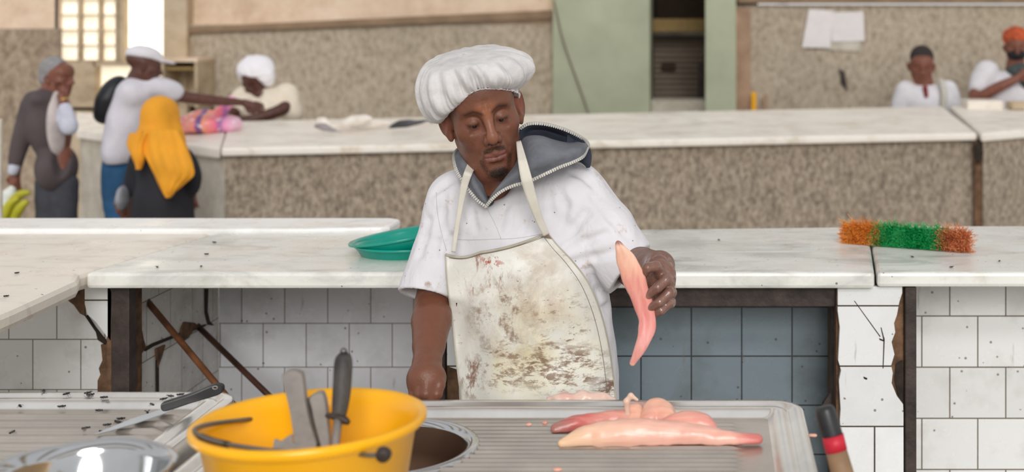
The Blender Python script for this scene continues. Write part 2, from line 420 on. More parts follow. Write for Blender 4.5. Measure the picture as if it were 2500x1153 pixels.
# green painted partition, the doorway and the green return
struct(wallbox('wall_back', 1350, 1586, YT, YB, M['green'], WD-.12, .5))
struct(wallbox('wall_back', 1722, 1797, YT, YB, M['green'], WD-.12, .5))
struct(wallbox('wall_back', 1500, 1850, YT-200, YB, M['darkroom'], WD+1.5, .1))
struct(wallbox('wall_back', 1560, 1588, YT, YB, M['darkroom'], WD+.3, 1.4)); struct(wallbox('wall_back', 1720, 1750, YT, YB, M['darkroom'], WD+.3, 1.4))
sh = thing('roller_shutter', P(1655, 250, WD+.9), 'grey brown ribbed metal shutter inside the dark doorway between green panels', 'shutter')
o = []
V = []; Fc = []
zs = np.linspace(P(0, 262, WD+.9).z, P(0, 86, WD+.9).z, 81)
for i, z in enumerate(zs):
    for X in (P(1560, 0, WD+.9).x, P(1760, 0, WD+.9).x): V.append((X, WD+.9+.012*math.cos(i*math.pi/3), z))
for i in range(80): Fc.append((2*i, 2*i+1, 2*i+3, 2*i+2))
mk('slat_curtain', V, Fc, M['shutter'], sh)
box('handle_slot', tuple(P(1615, 172, WD+.88)), tuple(P(1650, 155, WD+.86)), M['darkroom'], sh, .01)
box('head_rail', tuple(P(1560, 88, WD+.88)), tuple(P(1760, 76, WD+.82)), M['panel_grey'], sh, .01)
o = box('ochre_board', tuple(P(1560, 78, WD+.7)), tuple(P(1760, 46, WD+.72)), M['ochre'], bw=.004); struct(o); o.name = 'trim_4'
o = box('iron_bar', tuple(P(1705, 245, WD+.6)), tuple(P(1717, 150, WD+.63)), M['iron'], bw=.004); tag(o, 'dark upright metal bar at the right side of the doorway', 'bar')
tag(wallbox('stone_step', 1586, 1722, 246, 300, M['panel_grey'], WD+.15, .4, .01), 'grey block filling the foot of the dark doorway', 'block')
# window block wall and openings
pane = NB('sunlit_glass_block'); pn = pane.ramp(pane.noise(5, 3), (.35, C(240, 226, 196)), (.65, C(255, 250, 232)))
pane.L(pn, pane.b.inputs['Emission Color']); M['pane'] = pane.done(pn, .5, Emission_Strength=.55)
glow = NB('sunlit_opening'); M['glow'] = glow.done(C(255, 250, 232), .6, Emission_Color=C(255, 250, 232), Emission_Strength=.95)
bars = []
V = []; Fc = []
def addbox(V, Fc, a, b):
    n = len(V); x0, y0, z0 = a; x1, y1, z1 = b
    V += [(x0, y0, z0), (x1, y0, z0), (x1, y1, z0), (x0, y1, z0), (x0, y0, z1), (x1, y0, z1), (x1, y1, z1), (x0, y1, z1)]
    Fc += [tuple(n+i for i in f) for f in [(0, 3, 2, 1), (4, 5, 6, 7), (0, 1, 5, 4), (1, 2, 6, 5), (2, 3, 7, 6), (3, 0, 4, 7)]]
for x in (146, 200, 250, 291):
    a = P(x-4, 152, WD); b = P(x+4, YT, WD+.1); addbox(V, Fc, (a.x, a.y, a.z), (b.x, b.y, b.z))
for y in range(148, YT, -37):
    a = P(146, y+2, WD+.01); b = P(291, y-2, WD+.08); addbox(V, Fc, (a.x, a.y, a.z), (b.x, b.y, b.z))
wn = struct(mk('window_1', V, Fc, M['plaster_pillar'], None, False))
a = P(146, 152, WD+.06); b = P(291, YT, WD+.07); box('pane', tuple(a), tuple(b), M['pane'], wn, 0)
wn = struct(wallbox('window_2', 290, 300, YT, 152, M['plaster_pillar'], WD, .2))
a = P(296, 150, WD+.1); b = P(400, YT, WD+.11); box('pane', tuple(a), tuple(b), M['glow'], wn, 0)
wn = struct(wallbox('window_3', 228, 402, 150, 162, M['plaster_pillar'], WD, .15))
a = P(228, 262, WD+.1); b = P(402, 150, WD+.11); box('pane', tuple(a), tuple(b), M['pane'], wn, 0)
# open wooden crate cupboard against the back wall
cb = thing('wall_cupboard', P(440, 262, WD-.3), 'open beige wooden box standing by the bright window', 'box')
def cbx(n, x0, y0, x1, y1, d0, d1, m): a = P(x0, y0, WD-.35); b = P(x1, y1, WD-.35); box(n, (a.x, WD+d0, b.z), (b.x, WD+d1, a.z), m, cb, .006)
cbx('top_board', 392, 142, 482, 152, -.35, -.01, M['plaster']); cbx('side_board', 474, 152, 482, 264, -.35, -.01, M['plaster_pillar'])
cbx('side_board', 392, 152, 400, 264, -.35, -.01, M['plaster_pillar']); cbx('back_board', 400, 152, 474, 264, -.05, -.01, M['plaster_pillar'])
cbx('shelf', 400, 164, 474, 172, -.33, -.05, M['ochre'])
# papers, stain, sticks on the back wall
def sheet(px, label, D, m=None):
    pts = [P(x, y, D) for x, y in px]; q = []
    o = prism('paper_sheet', pts, (0, .004, 0), m or M['paper']); tag(o, label, 'paper', 'papers pinned to the far wall'); return o
sheet([(1975, 22), (2035, 26), (2027, 117), (1958, 116)], 'tilted white paper sheet, leftmost of those pinned to the far wall', WD-.03)
sheet([(2033, 30), (2108, 28), (2111, 100), (2030, 102)], 'upright white paper sheet pinned right of the tilted one', WD-.02)
sheet([(2026, 60), (2100, 60), (2101, 126), (2020, 122)], 'cream paper sheet peeping out below the other two sheets', WD-.012, M['panel_grey'])
pk = simple('pencil_grey', C(170, 170, 176), .9)
for k, (x0, x1, ys) in enumerate([(1978, 2022, (38, 46, 54, 62, 70)), (2042, 2100, (42, 50, 58, 66, 74))]):
    pass
tag(prism('dark_scrap', [P(2050, 168, WD-.02), P(2062, 176, WD-.02), P(2070, 222, WD-.02), P(2054, 205, WD-.02)], (0, .015, 0), M['iron']), 'thin dark leaf shaped scrap hanging on the far wall below the papers', 'scrap')
tag(box('yellow_stick', tuple(P(1835, 581, WD-.1)), tuple(P(1846, 225, WD-.07)), M['yellow'], bw=.003), 'short yellow stick leaning on the far wall behind the counter', 'stick')
tag(box('brown_stick', tuple(P(1864, 581, WD-.1)), tuple(P(1874, 230, WD-.07)), M['rust_edge'], bw=.003), 'faint brown stick beside the yellow one on the far wall', 'stick')
tag(tube('electric_cord', [P(1850, -60, WD-.03), P(1862, -4, WD-.03), P(1905, 8, WD-.03), P(1960, 4, WD-.03)], .004, M['iron']), 'thin dark cord hanging at the top of the far wall', 'cord')
tag(tube('electric_cord', [P(1352, 0, WD-.15), P(1375, 100, WD-.15), P(1410, 200, WD-.15), P(1440, 285, WD-.15)], .006, M['shutter']), 'thin cord sagging down the pale green panel', 'cord')
# light post at the left picture edge
tag(box('pale_post', tuple(P(-60, 700, 5.6)), tuple(P(8, 290, 5.62)), M['panel_grey'], bw=.004), 'pale upright board cut by the left edge of the photo', 'post')

# ------------------------------------------------------------------ the far counter
def slab(name, pts, th, m, label, cat='worktop', group=None, bw=.012):
    o = prism(name, pts, (0, 0, -th), m, None, bw); return tag(o, label, cat, group)
def FC(x, y, z): return onZ(x, y, z)
c1, c2 = FC(540, 362, 1.05), FC(2385, 325, 1.05)
r1, r2 = P(560, 300, 7.75), P(2300, 257, 9.2); r1.z = r2.z = 1.11
c0 = FC(186, 315, 1.05); r0 = P(186, 268, 8.6); r0.z = 1.11
def face(a, b, th=.25, z1=1.0): return [Vector((a.x, a.y, 0)), Vector((b.x, b.y, 0)), Vector((b.x, b.y, z1)), Vector((a.x, a.y, z1))]
dn = Vector((0, .3, 0)); bk = Vector((0, .05, 0))
tag(prism('stone_counter', face(c1+bk, c2+bk), dn, M['aggregate']), 'long far counter base faced with rough grey brown pebbled stone', 'counter')
tag(prism('stone_counter', face(c0+bk, c1+bk), dn, M['panel_grey']), 'smooth pale grey end panel of the far counter behind the customers', 'counter')
slab('stone_worktop', [c1, c2, r2, r1], .045, M['marble_far'], 'long pale stone worktop on the pebbled far counter')
slab('stone_worktop', [c0, c1-Vector((.006, 0, 0)), r1-Vector((.006, 0, 0)), r0], .06, M['marble_far'], 'stained pale worktop under the pink bag at the far left')
# right hand segment of the far counter
c3 = FC(2396, 327, 1.05); c4 = FC(2900, 285, 1.05); r3 = P(2320, 256, 9.2); r4 = P(2900, 240, 9.3); r3.z = r4.z = 1.11
slab('stone_worktop', [c3, c4, r4, r3], .05, M['marble_far'], 'pale worktop at the far right beyond the cracked joint')
tag(prism('stone_counter', face(c3+bk+Vector((.02, 0, 0)), c4+bk), dn, M['aggregate']), 'pebbled counter base at the far right beyond the dark joint', 'counter')
tag(prism('broken_joint', [P(2378, 345, 7.62), P(2402, 345, 7.62), P(2400, 600, 7.62), P(2380, 600, 7.62)], (0, .02, 0), M['concrete']), 'rough brown vertical joint between the far counter bases', 'joint')
tag(prism('joint_hole', [P(2381, 352, 7.60), P(2394, 345, 7.60), P(2402, 375, 7.60), P(2392, 400, 7.60), P(2380, 385, 7.60)], (0, .03, 0), M['concrete_dark']), 'dark hole at the top of the brown joint of the far counter', 'hole')
tag(box('wooden_board', tuple(P(2345, 262, 9.25)), tuple(P(2450, 246, 9.0)), M['marble_warm'], bw=.01), 'beige board lying on the far counter in front of the orange haired person', 'board')
tag(box('wooden_board', tuple(P(2455, 264, 9.1)), tuple(P(2560, 250, 8.9)), M['plaster_pillar'], bw=.01), 'brownish board at the right picture edge of the far counter', 'board')

# ------------------------------------------------------------------ the near tiled counter
ZC = 1.086; TH = .041
def Zp(x, y): return onZ(x, y, ZC)
jl = Vector((-1.552, 3.147, ZC)); jl2 = Vector((-1.462, 3.74, ZC))
jr = Vector(((2137-CX)/F*3.147, 3.147, ZC)); jr2 = Vector(((2118-CX)/F*3.88, 3.88, ZC))
slab('marble_worktop', [jl, Vector((jr.x-.002, 3.147, ZC)), Vector((jr2.x-.002, 3.86, ZC)), Vector((-.9, 3.76, ZC)), jl2], TH, M['marble'], 'long grey white marble worktop behind the man in the apron', bw=.009)
slab('marble_worktop', [Vector((jr.x+.004, 3.152, ZC-.001)), Vector((3.2, 3.152, ZC-.001)), Vector((3.2, 3.9, ZC-.001)), Vector((jr2.x+.004, 3.88, ZC-.001))], TH-.004, M['marble'], 'chipped speckled marble worktop right of the joint beside the brush', bw=.009)
slab('marble_worktop', [Vector((-1.505, 2.2, ZC)), Vector((-1.512, 2.75, ZC)), Vector((-1.53, 3.06, ZC)), jl-Vector((.008, .01, 0)), jl2-Vector((.008, 0, 0)), Vector((-3.4, 3.735, ZC)), Vector((-3.4, 2.2, ZC))], .046, M['marble_warm'], 'warm stained marble worktop at the left running towards the camera', bw=.014)
slab('marble_slab', [Vector((-3.4, 3.75, ZC+.012)), Vector((-1.2, 3.75, ZC+.012)), Vector((-.985, 3.775, ZC+.012)), Vector((-.965, 3.80, ZC+.012)), Vector((-.965, 3.93, ZC+.012)), Vector((-1.0, 3.96, ZC+.012)), Vector((-3.4, 3.96, ZC+.012))], .03, M['marble_white'], 'bright white marble strip along the back of the left worktops', bw=.008)
GL = C(120, 112, 100)
T_left = tile_mat('tiles_left_front', C(224, 226, 226), GL, .125, .131, -1.77, .88, dirt=.4)
T_side = tile_mat('tiles_left_side', C(222, 222, 220), GL, .15, .16, 3.33, .80, 'y', dirt=.5)
T_bay = tile_mat('tiles_left_bay', C(226, 229, 233), GL, .132, .1345, -1.445-.066, 1.7-730/796-.1345*4, dirt=.35)
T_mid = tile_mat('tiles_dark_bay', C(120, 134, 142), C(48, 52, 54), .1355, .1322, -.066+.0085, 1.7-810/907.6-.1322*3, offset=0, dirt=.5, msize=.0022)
T_right = tile_mat('tiles_right_bay', C(226, 227, 226), C(105, 95, 82), .1505, .1377, .5625, 1.7-837/907.6-.1377*3, offset=.5, dirt=.35, msize=.002)
T_col = tile_mat('tiles_pillar', C(228, 230, 230), C(70, 60, 50), .30, .1505, .20, 1.7-687/979-.1505*6, offset=0, dirt=.15, msize=.0022)
DB = 3.42; DL = 3.9
def plane_wall(name, x0, x1, D, m, label, th=.03):
    a = P(x0, 700, D); b = P(x1, 700, D); o = box(name, (a.x, D, 0), (b.x, D+th, ZC-TH-.001), m, bw=0); return tag(o, label, 'tiled wall')
plane_wall('tiled_wall', 535, 1100, DL, T_bay, 'pale tiled back of the left bay behind the wooden sticks', .025)
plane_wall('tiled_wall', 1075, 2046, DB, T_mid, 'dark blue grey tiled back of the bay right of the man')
plane_wall('tiled_wall', 2220, 3100, DB, T_right, 'off white tiled back of the bay at the right edge')
o = box('tiled_wall', (-3.4, 3.31, 0), (-1.545, 3.335, ZC-.048), T_left, bw=0); tag(o, 'cracked white tiled wall under the left worktop', 'tiled wall')
sw = box('tiled_wall', (-1.545, 3.312, 0), (-1.516, 3.9, ZC-.048), T_side, bw=0); tag(sw, 'slanting broken tiled side wall behind the two sticks', 'tiled wall')
def patch_side(px, m, th=.006): return prism('bare_mortar', [onX(x, y, -1.516) for x, y in px], (th, 0, 0), m, sw)
patch_side([(323, 700), (333, 712), (331, 755), (346, 830), (352, 848), (335, 872), (322, 905), (300, 905), (300, 700)], M['concrete'])
patch_side([(434, 828), (440, 800), (447, 786), (470, 788), (482, 797), (468, 806), (455, 826), (442, 834)], M['concrete'])
patch_side([(377, 852), (399, 842), (391, 870), (381, 898)], M['concrete'])
patch_side([(352, 849), (372, 838), (440, 812), (500, 792), (500, 796), (440, 818), (372, 846), (352, 858)], M['concrete_dark'], .004)
patch_side([(379, 880), (384, 880), (386, 1100), (380, 1100)], M['concrete_dark'], .004)
patch_side([(498, 705), (506, 705), (504, 760), (510, 785), (520, 795), (506, 793), (499, 765)], M['concrete_dark'], .004)
fw = [o for o in COL.objects if o.name == 'tiled_wall.003'][0]
def patch_front(px, m, D=3.304, th=.007): return prism('bare_mortar', [P(x, y, D) for x, y in px], (0, th, 0), m, fw)
patch_front([(150, 722), (155, 712), (207, 700), (207, 772), (195, 766), (180, 745)], M['concrete'])
patch_front([(246, 842), (262, 838), (280, 850), (280, 1600), (240, 1600), (238, 930), (245, 915), (241, 900), (250, 880)], M['concrete'])
patch_front([(207, 772), (212, 770), (232, 800), (262, 838), (256, 842), (238, 830), (234, 812)], M['concrete_dark'])
patch_front([(262, 838), (272, 845), (274, 870), (262, 862)], M['concrete_dark'], 3.300)
# left corner post with its chunk of tile
cl = thing('corner_pillar', P(240, 1650, 3.27), 'broken corner pillar with a white tile chunk under the left worktop joint', 'pillar')
a = P(262, 0, 3.24); b = P(322, 0, 3.24); box('mortar_core', (a.x, 3.235, 0), (b.x, 3.30, ZC-TH-.006), M['concrete'], cl, .003)
prism('tile_chunk', [P(206, 690, 3.235), P(266, 690, 3.235), P(274, 715, 3.235), P(272, 838, 3.235), P(252, 812, 3.235), P(234, 788, 3.235), P(212, 768, 3.235), P(206, 742, 3.235)], (0, .03, 0), T_col, cl, .002)
a = P(275, 0, 3.2); b = P(320, 0, 3.2)
tag(box('iron_post', (a.x, 3.19, 0), (b.x, 3.232, ZC-TH-.001), M['iron'], bw=.003), 'dark rusty iron post under the left end of the marble worktop', 'post')
def pillar(x0, x1, px0, px1, right, facing, label, plabel):
    t = thing('tiled_pillar', P((x0+x1)/2, 1700, 3.2), label, 'pillar')
    a = P(x0, 0, 3.19); b = P(x1, 0, 3.19); box('mortar_core', (a.x, 3.19, 0), (b.x, DB-.002, ZC-TH-.001), M['concrete'], t, .003)
    for f in facing: prism('tile_facing', [P(x, y, 3.17) for x, y in f], (0, .019, 0), T_col, t, .0015)
    a = P(px0, 0, 3.19); b = P(px1, 0, 3.19); o = box('iron_post', (a.x, 3.172, 0), (b.x, 3.21, ZC-TH-.001), M['iron'], bw=.003); tag(o, plabel, 'post')
    return t
GY = 1715
fr = [(2045, 700), (2203, 700), (2203, 716), (2196, 738), (2190, 770), (2183, 790), (2186, 812), (2177, 836), (2184, 866), (2176, 893), (2180, 912), (2177, 936), (2190, 968), (2205, 988), (2206, 1010), (2207, GY), (2050, GY), (2048, 1060), (2052, 1000), (2048, 930), (2053, 905), (2046, 880), (2050, 800), (2045, 760)]
tp = pillar(2041, 2207, 2207, 2235, True, [fr], 'white tiled pillar with a jagged broken right edge', 'dark iron post on the right of the white tiled pillar')
prism('bare_mortar', [P(x, y, 3.168) for x, y in [(2134, 1044), (2137, 1044), (2137, GY), (2134, GY)]], (0, .01, 0), M['concrete_dark'], tp)
for q in ([(2150, 800), (2152, 800), (2160, 830), (2157, 900), (2155, 900), (2157, 832)], [(2085, 735), (2087, 735), (2150, 822), (2148, 823)], [(2146, 826), (2156, 830), (2160, 824), (2157, 834), (2148, 831)], [(2108, 920), (2118, 924), (2116, 928), (2109, 925)]):
    prism('crack', [P(x, y, 3.169) for x, y in q], (0, .005, 0), M['concrete_dark'], tp)
prism('dark_hole', [P(x, y, 3.186) for x, y in [(2187, 890), (2203, 880), (2206, 985), (2194, 970), (2184, 930)]], (0, .01, 0), M['concrete_dark'], tp)
pillar(1090, 1262, 1066, 1091, False, [[(1091, 700), (1262, 700), (1262, GY), (1180, GY), (1160, 1000), (1122, 905), (1091, 895)]], 'tiled pillar hidden behind the man in the apron', 'dark iron post beside the left hip of the man in the apron')
a = P(1262, 700, 3.2); b = P(2041, 752, 3.2)
tag(box('iron_beam', (a.x, 3.2, P(0, 750, 3.2).z), (b.x, 3.24, ZC-TH-.001), M['iron'], bw=.003), 'dark iron beam under the worktop right of the man', 'beam')
a = P(2028, 0, 3.25); b = P(2041, 0, 3.25)
tag(box('iron_post', (a.x, 3.245, 0), (b.x, 3.28, P(0, 752, 3.2).z), M['iron'], bw=.003), 'thin dark iron post on the left edge of the white tiled pillar', 'post')
tag(prism('corner_bracket', [P(2008, 990, 3.24), P(2030, 955, 3.24), P(2030, 1060, 3.24), P(2012, 1060, 3.24)], (0, .02, 0), M['iron']), 'small black bracket low at the left of the white pillar', 'bracket')
# closed body behind the bays
tag(box('masonry_block', (P(1100, 0, 3.9).x, DB+.031, 0), (3.0, 3.83, ZC-TH-.002), M['concrete']), 'masonry body of the near marble counter', 'counter')

tag(box('low_ledge', (-1.51, 3.26, 0), (-.72, 3.89, .508), M['concrete']), 'low masonry ledge on which the two sticks stand', 'ledge')
# sticks leaning under the counter
def stick(pts, r, m, label):
    o = tube('wooden_stick', pts, r, m, None, 12, 2, spline=False); return tag(o, label, 'stick', 'sticks leaning in the left bay')
def down(p, q): t = (p.z-.51)/(p.z-q.z); return p+(q-p)*t
p0, q0 = P(357, 733, 3.42), P(548, 968, 3.28); s1 = down(p0, q0)
stick([p0, s1+Vector((0, 0, .012))], .0085, M['wood_stick'], 'shiny brown wooden stick, left one leaning under the worktop')
p0, q0 = P(447, 762, 3.78), P(650, 966, 3.6); s1 = down(p0, q0)
stick([p0, s1+Vector((0, 0, .012))], .0085, M['wood_dark'], 'dark brown wooden stick, right one leaning behind the yellow bucket')

# ------------------------------------------------------------------ steel draining units in the foreground
def rrect(x0, x1, y0, y1, r, n=8):
    out = []
    for cx, cy, a0 in ((x1-r, y1-r, 0), (x0+r, y1-r, 90), (x0+r, y0+r, 180), (x1-r, y0+r, 270)):
        for i in range(n+1):
            a = math.radians(a0+90*i/n); out.append((cx+r*math.cos(a), cy+r*math.sin(a)))
    return out
def steel_unit(label, x0, x1, y0, y1, Z, pitch, flat_r, hole=None, amp=.005, rim=1.0):
    t = thing('draining_unit', ((x0+x1)/2, (y0+y1)/2, 0), label, 'sink unit')
    prof = [(0, -.045), (0, -.004), (.004, 0), (.018, .0), (.026, -.006), (.032, -.007), (.038, -.002), (.052, -.002), (.060, -.012), (.068, -.016)]
    V = []; Fc = []; n = None
    for dd, dz in prof:
        dd *= rim; L = rrect(x0+dd, x1-dd, y0+dd, y1-dd, max(.058-dd, .010)); n = len(L); V += [(a, b, Z+dz) for a, b in L]
    for i in range(len(prof)-1):
        for j in range(n): k = (j+1) % n; Fc.append((i*n+j, i*n+k, (i+1)*n+k, (i+1)*n+j))
    mk('rolled_rim', V, Fc, M['steel_rim'], t)
    ix0, ix1, iy0, iy1 = x0+.064*rim, x1-.064*rim, y0+.064*rim, y1-.064*rim; nx = 130; ny = int((iy1-iy0)/pitch*10); V = []; Fc = []
    for j in range(ny+1):
        y = iy0+(iy1-iy0)*j/ny
        for i in range(nx+1):
            x = ix0+(ix1-ix0)*i/nx; fade = min(1, max(0, (ix1-flat_r-x)/.02))*min(1, max(0, (iy1-.02-y)/.01))
            c = math.cos(2*math.pi*y/pitch); V.append((x, y, Z-.016+amp*fade*max(0, c)**1.5))
    for j in range(ny):
        for i in range(nx):
            q = (j*(nx+1)+i, j*(nx+1)+i+1, (j+1)*(nx+1)+i+1, (j+1)*(nx+1)+i)
            if hole:
                c = np.mean([V[z][:2] for z in q], 0)
                if math.hypot(c[0]-hole[0], c[1]-hole[1]) < hole[2]: continue
            Fc.append(q)
    mk('ridged_board', V, Fc, M['steel'], t)
    if hole:
        Mx = Matrix.Translation((hole[0], hole[1], Z-.016)); R = hole[2]
        lathe('basin_lip', [(R+.016, .001), (R+.012, .005), (R+.004, .007), (R-.004, .004), (R-.008, -.006)], Mx, M['steel_bright'], t)
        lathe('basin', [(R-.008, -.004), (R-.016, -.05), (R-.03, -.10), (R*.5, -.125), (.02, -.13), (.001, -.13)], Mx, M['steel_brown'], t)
    for xx in (x0+.05, x1-.05):
        for yy in (y0+.05, y1-.05): box('leg', (xx-.018, yy-.018, 0), (xx+.018, yy+.018, Z-.03), M['iron'], t, .002)
    return t
ZS = .970
steel_unit('stainless draining board with fine ridges carrying the pink fillets', -.885, .172, 1.30, 2.476, ZS, .0215, .055, (-.575, 2.235, .148))
steel_unit('ridged stainless draining board at the left covered with flies', -2.05, -.935, 1.30, 2.53, ZS, .043, .0, None, .009)

# yellow bucket
bm_ = Matrix.Translation(P(757, 1022, 1.84)) @ Matrix.Rotation(math.radians(-1.0), 4, 'Y') @ Matrix.Rotation(math.radians(-1.5), 4, 'X')
bl = thing('bucket', bm_ @ Vector((0, 0, -.165)), 'yellow plastic bucket holding knives, with a wire handle', 'bucket')
R0 = .161
lathe('bucket_shell', [(.002, -.160), (.116, -.160), (.120, -.156), (R0-.017, -.02), (R0-.009, -.004), (R0-.001, .003), (R0+.004, .0), (R0+.004, -.008), (R0-.002, -.014), (R0-.012, -.022), (.125, -.158), (.118, -.165), (.002, -.165)], bm_, M['yellow'], bl, 96)
wire = simple('grey_wire', C(120, 116, 110), .5, .6, var=.2)
def bk(a, r, z): return bm_ @ Vector((r*math.cos(a), r*math.sin(a), z))
p_in = P(607, 1022, 1.99)
hp = [P(612, 1024, 1.925), P(560, 1030, 1.868), P(515, 1036, 1.832), P(486, 1043, 1.808), P(474, 1052, 1.788), P(482, 1062, 1.77), P(510, 1074, 1.757), P(560, 1086, 1.745), P(640, 1098, 1.735), P(730, 1107, 1.732), P(800, 1109, 1.735), P(850, 1106, 1.745), P(900, 1112, 1.715), P(936, 1110, 1.71)]
tube('wire_handle', hp, .0034, wire, bl, 8, 6)
tube('handle_grip', [P(490, 1066, 1.771), P(520, 1077, 1.758), P(558, 1086, 1.746)], .0048, M['iron'], bl, 8, 4)
for c in (P(608, 1023, 1.935), P(937, 1108, 1.705)):
    lathe('handle_stud', [(.001, -.008), (.009, -.008), (.0105, -.003), (.0105, .002), (.007, .006), (.001, .007)], Matrix.Translation(c) @ Matrix.Rotation(math.radians(-70), 4, 'X'), M['iron'], bl, 20)
# tools inside the bucket
def outline_plate(name, px, D0, D1, th, m, parent, bw=.0015):
    """traced side view of a tool lying on a plane that leans from depth D0 (top) to D1 (bottom)"""
    ys = [y for x, y in px]; y0, y1 = min(ys), max(ys)
    pts = cr_pts([(x, y, 0) for x, y in px], 4, True)
    V = [P(x, y, D0+(D1-D0)*(y-y0)/(y1-y0)) for x, y, _ in pts]
    return prism(name, V, (0, th, 0), m, parent, bw)
cv = thing('cleaver', P(740, 1120, 1.80), 'grey steel cleaver standing in the yellow bucket, leftmost tool', 'cleaver')
outline_plate('handle', [(688, 925), (694, 911), (712, 905), (730, 910), (738, 922), (746, 985), (758, 1040), (768, 1070), (770, 1092), (735, 1096), (718, 1085), (714, 1050), (704, 990)], 1.90, 1.83, .014, M['knife_steel'], cv, .004)
outline_plate('blade', [(668, 1080), (685, 1078), (712, 1062), (718, 1084), (772, 1092), (778, 1120), (770, 1180), (720, 1195), (670, 1180)], 1.84, 1.80, .003, M['knife_steel'], cv, 0)
kn = thing('knife', P(785, 1120, 1.80), 'pale curved knife handle in the yellow bucket between the cleaver and the black steel', 'knife')
outline_plate('handle', [(754, 975), (764, 964), (778, 959), (788, 963), (795, 990), (800, 1040), (806, 1100), (806, 1150), (792, 1150), (784, 1100), (768, 1040), (760, 1000)], 1.88, 1.81, .015, M['knife_steel'], kn, .004)
outline_plate('handle_scale', [(749, 978), (756, 975), (763, 1005), (771, 1050), (786, 1100), (788, 1140), (778, 1110), (764, 1060), (754, 1010)], 1.885, 1.82, .017, M['iron'], kn, .002)
st = thing('sharpening_steel', P(818, 1120, 1.8), 'sharpening steel with worn black handle and crossguard, tallest tool in the yellow bucket', 'sharpening steel')
bh = NB('worn_black_handle'); f = bh.noise(14, 5, .7, bh.scale((1, 1, .25)))
M['worn_black'] = bh.done(bh.ramp(f, (.45, C(40, 40, 42)), (.60, C(74, 70, 66)), (.74, C(130, 112, 88))), .6)
tube('handle', [P(839, 864, 1.90), P(839, 870, 1.90), P(838, 890, 1.895), P(836, 930, 1.885), P(833, 970, 1.875), P(829, 1005, 1.865), P(826, 1018, 1.86)], [.006, .011, .0135, .0135, .013, .011, .010], M['worn_black'], st, 16, 6)
tube('crossguard', [P(796, 1015, 1.86), P(812, 1016, 1.858), P(828, 1020, 1.857), P(842, 1027, 1.855), P(852, 1033, 1.853)], [.003, .005, .0065, .006, .0035], M['iron'], st, 10, 4)
tube('rod', [P(826, 1022, 1.858), P(817, 1110, 1.82), P(812, 1180, 1.80)], [.0065, .006, .006], M['knife_steel'], st, 12, 2)
tube('hanging_ring', [P(839, 858, 1.90)+Vector((.004*math.cos(a), 0, .004*math.sin(a))) for a in np.linspace(0, 6.28, 9)[:-1]], .0012, M['iron'], st, 6, 3, True)

# round steel bowl
bo = Matrix.Translation(P(195, 1146, 1.76)); zz = bo.translation.z-(ZS-.009)
o = lathe('steel_bowl', [(.002, -zz+.002), (.055, -zz+.003), (.080, -.085), (.100, -.050), (.112, -.016), (.115, .0), (.124, .003), (.126, .0), (.124, -.002), (.117, -.003), (.114, -.017), (.102, -.052), (.082, -.087), (.056, -zz), (.002, -zz)], bo, M['steel_bright'], None, 96, lambda v, a: v+Vector((0, 0, .0012*math.sin(5*a)*(v.length > .1))))
tag(o, 'shiny round stainless bowl on the left draining board', 'bowl')
# knife lying on the left board
kf = thing('knife', P(460, 975, 2.40), 'black handled knife lying across the rim of the left draining board', 'knife')
black = simple('black_plastic', C(34, 35, 38), .4, var=.3)
a, b = P(391, 999, 2.375), P(541, 953, 2.425)
pl = [(391, 992), (396, 986), (430, 975), (470, 962), (510, 945), (528, 941), (540, 944), (543, 954), (536, 964), (515, 972), (470, 985), (425, 1000), (402, 1006), (393, 1002)]
prism('handle', [P(x, y, 2.375+.05*(x-391)/150) for x, y in [tuple(q[:2]) for q in cr_pts([(x, y, 0) for x, y in pl], 4, True)]], (0, .014, .002), black, kf, .004)
tube('rivet_hole', [P(525, 947, 2.418)+Vector((.0045*math.cos(t), 0, .0028*math.sin(t))) for t in np.linspace(0, 6.28, 9)[:-1]], .0012, M['knife_steel'], kf, 6, 3, True)
bp = [(393, 1002), (425, 1001), (400, 1012), (330, 1036), (270, 1054), (228, 1064), (250, 1054), (320, 1025)]
prism('blade', [onZ(x, y, ZS-.004+.004*(x-228)/200) for x, y in bp], (0, 0, .0015), M['steel_bright'], kf)

# wooden handle with black and red grip at the right, standing on the floor outside the unit
th_ = thing('tool_handle', (P(2110, 1400, 1.95).x, 1.95, 0), 'upright wooden tool handle with red band and black tip at lower right', 'tool')
def hp_(x, y): return P(x, y, 1.98-.1*(y-990)/1000)
tube('black_tip', [hp_(2012, 992), hp_(2014, 1000), hp_(2022, 1030), hp_(2034, 1068)], [.010, .015, .0165, .016], black, th_, 20, 4)
tube('red_band', [hp_(2033, 1064), hp_(2042, 1102)], [.0172, .0172], simple('red_tape', C(196, 28, 52), .5), th_, 20, 2, spline=False)
tube('wooden_shaft', [hp_(2040, 1096), hp_(2055, 1150), hp_(2150, 1480), hp_(2330, 2020), hp_(2468, 2590)], [.0165, .0175, .018, .018, .018], simple('bare_wood', C(150, 118, 88), .6, var=.2, sc=12), th_, 20, 3, spline=False)

# teal basins
def basin(c, R, hgt, tilt, az, label):
    Mx = Matrix.Translation(c) @ Matrix.Rotation(math.radians(az), 4, 'Z') @ Matrix.Rotation(math.radians(tilt), 4, 'Y')
    o = lathe('plastic_basin', [(.002, 0), (R*.70, 0), (R*.76, .004), (R*.88, hgt*.8), (R*.90, hgt-.003), (R, hgt+.001), (R+.002, hgt-.001), (R+.001, hgt-.006), (R*.92, hgt-.007), (R*.905, hgt*.78), (R*.78, .002), (R*.70, -.003), (.002, -.003)], Mx, M['teal'], None, 80,
              lambda v, a: Vector((v.x*1.12, v.y, v.z)))
    return tag(o, label, 'basin', 'teal basins on the worktop')
basin(P(985, 634, 3.40)+Vector((0, 0, .004)), .114, .040, 0, 0, 'teal plastic basin lying flat on the marble behind the man')
basin(P(985, 606, 3.40)+Vector((.0, 0, -.008)), .122, .046, -9, 0, 'tilted teal plastic basin stacked inside the flat one')

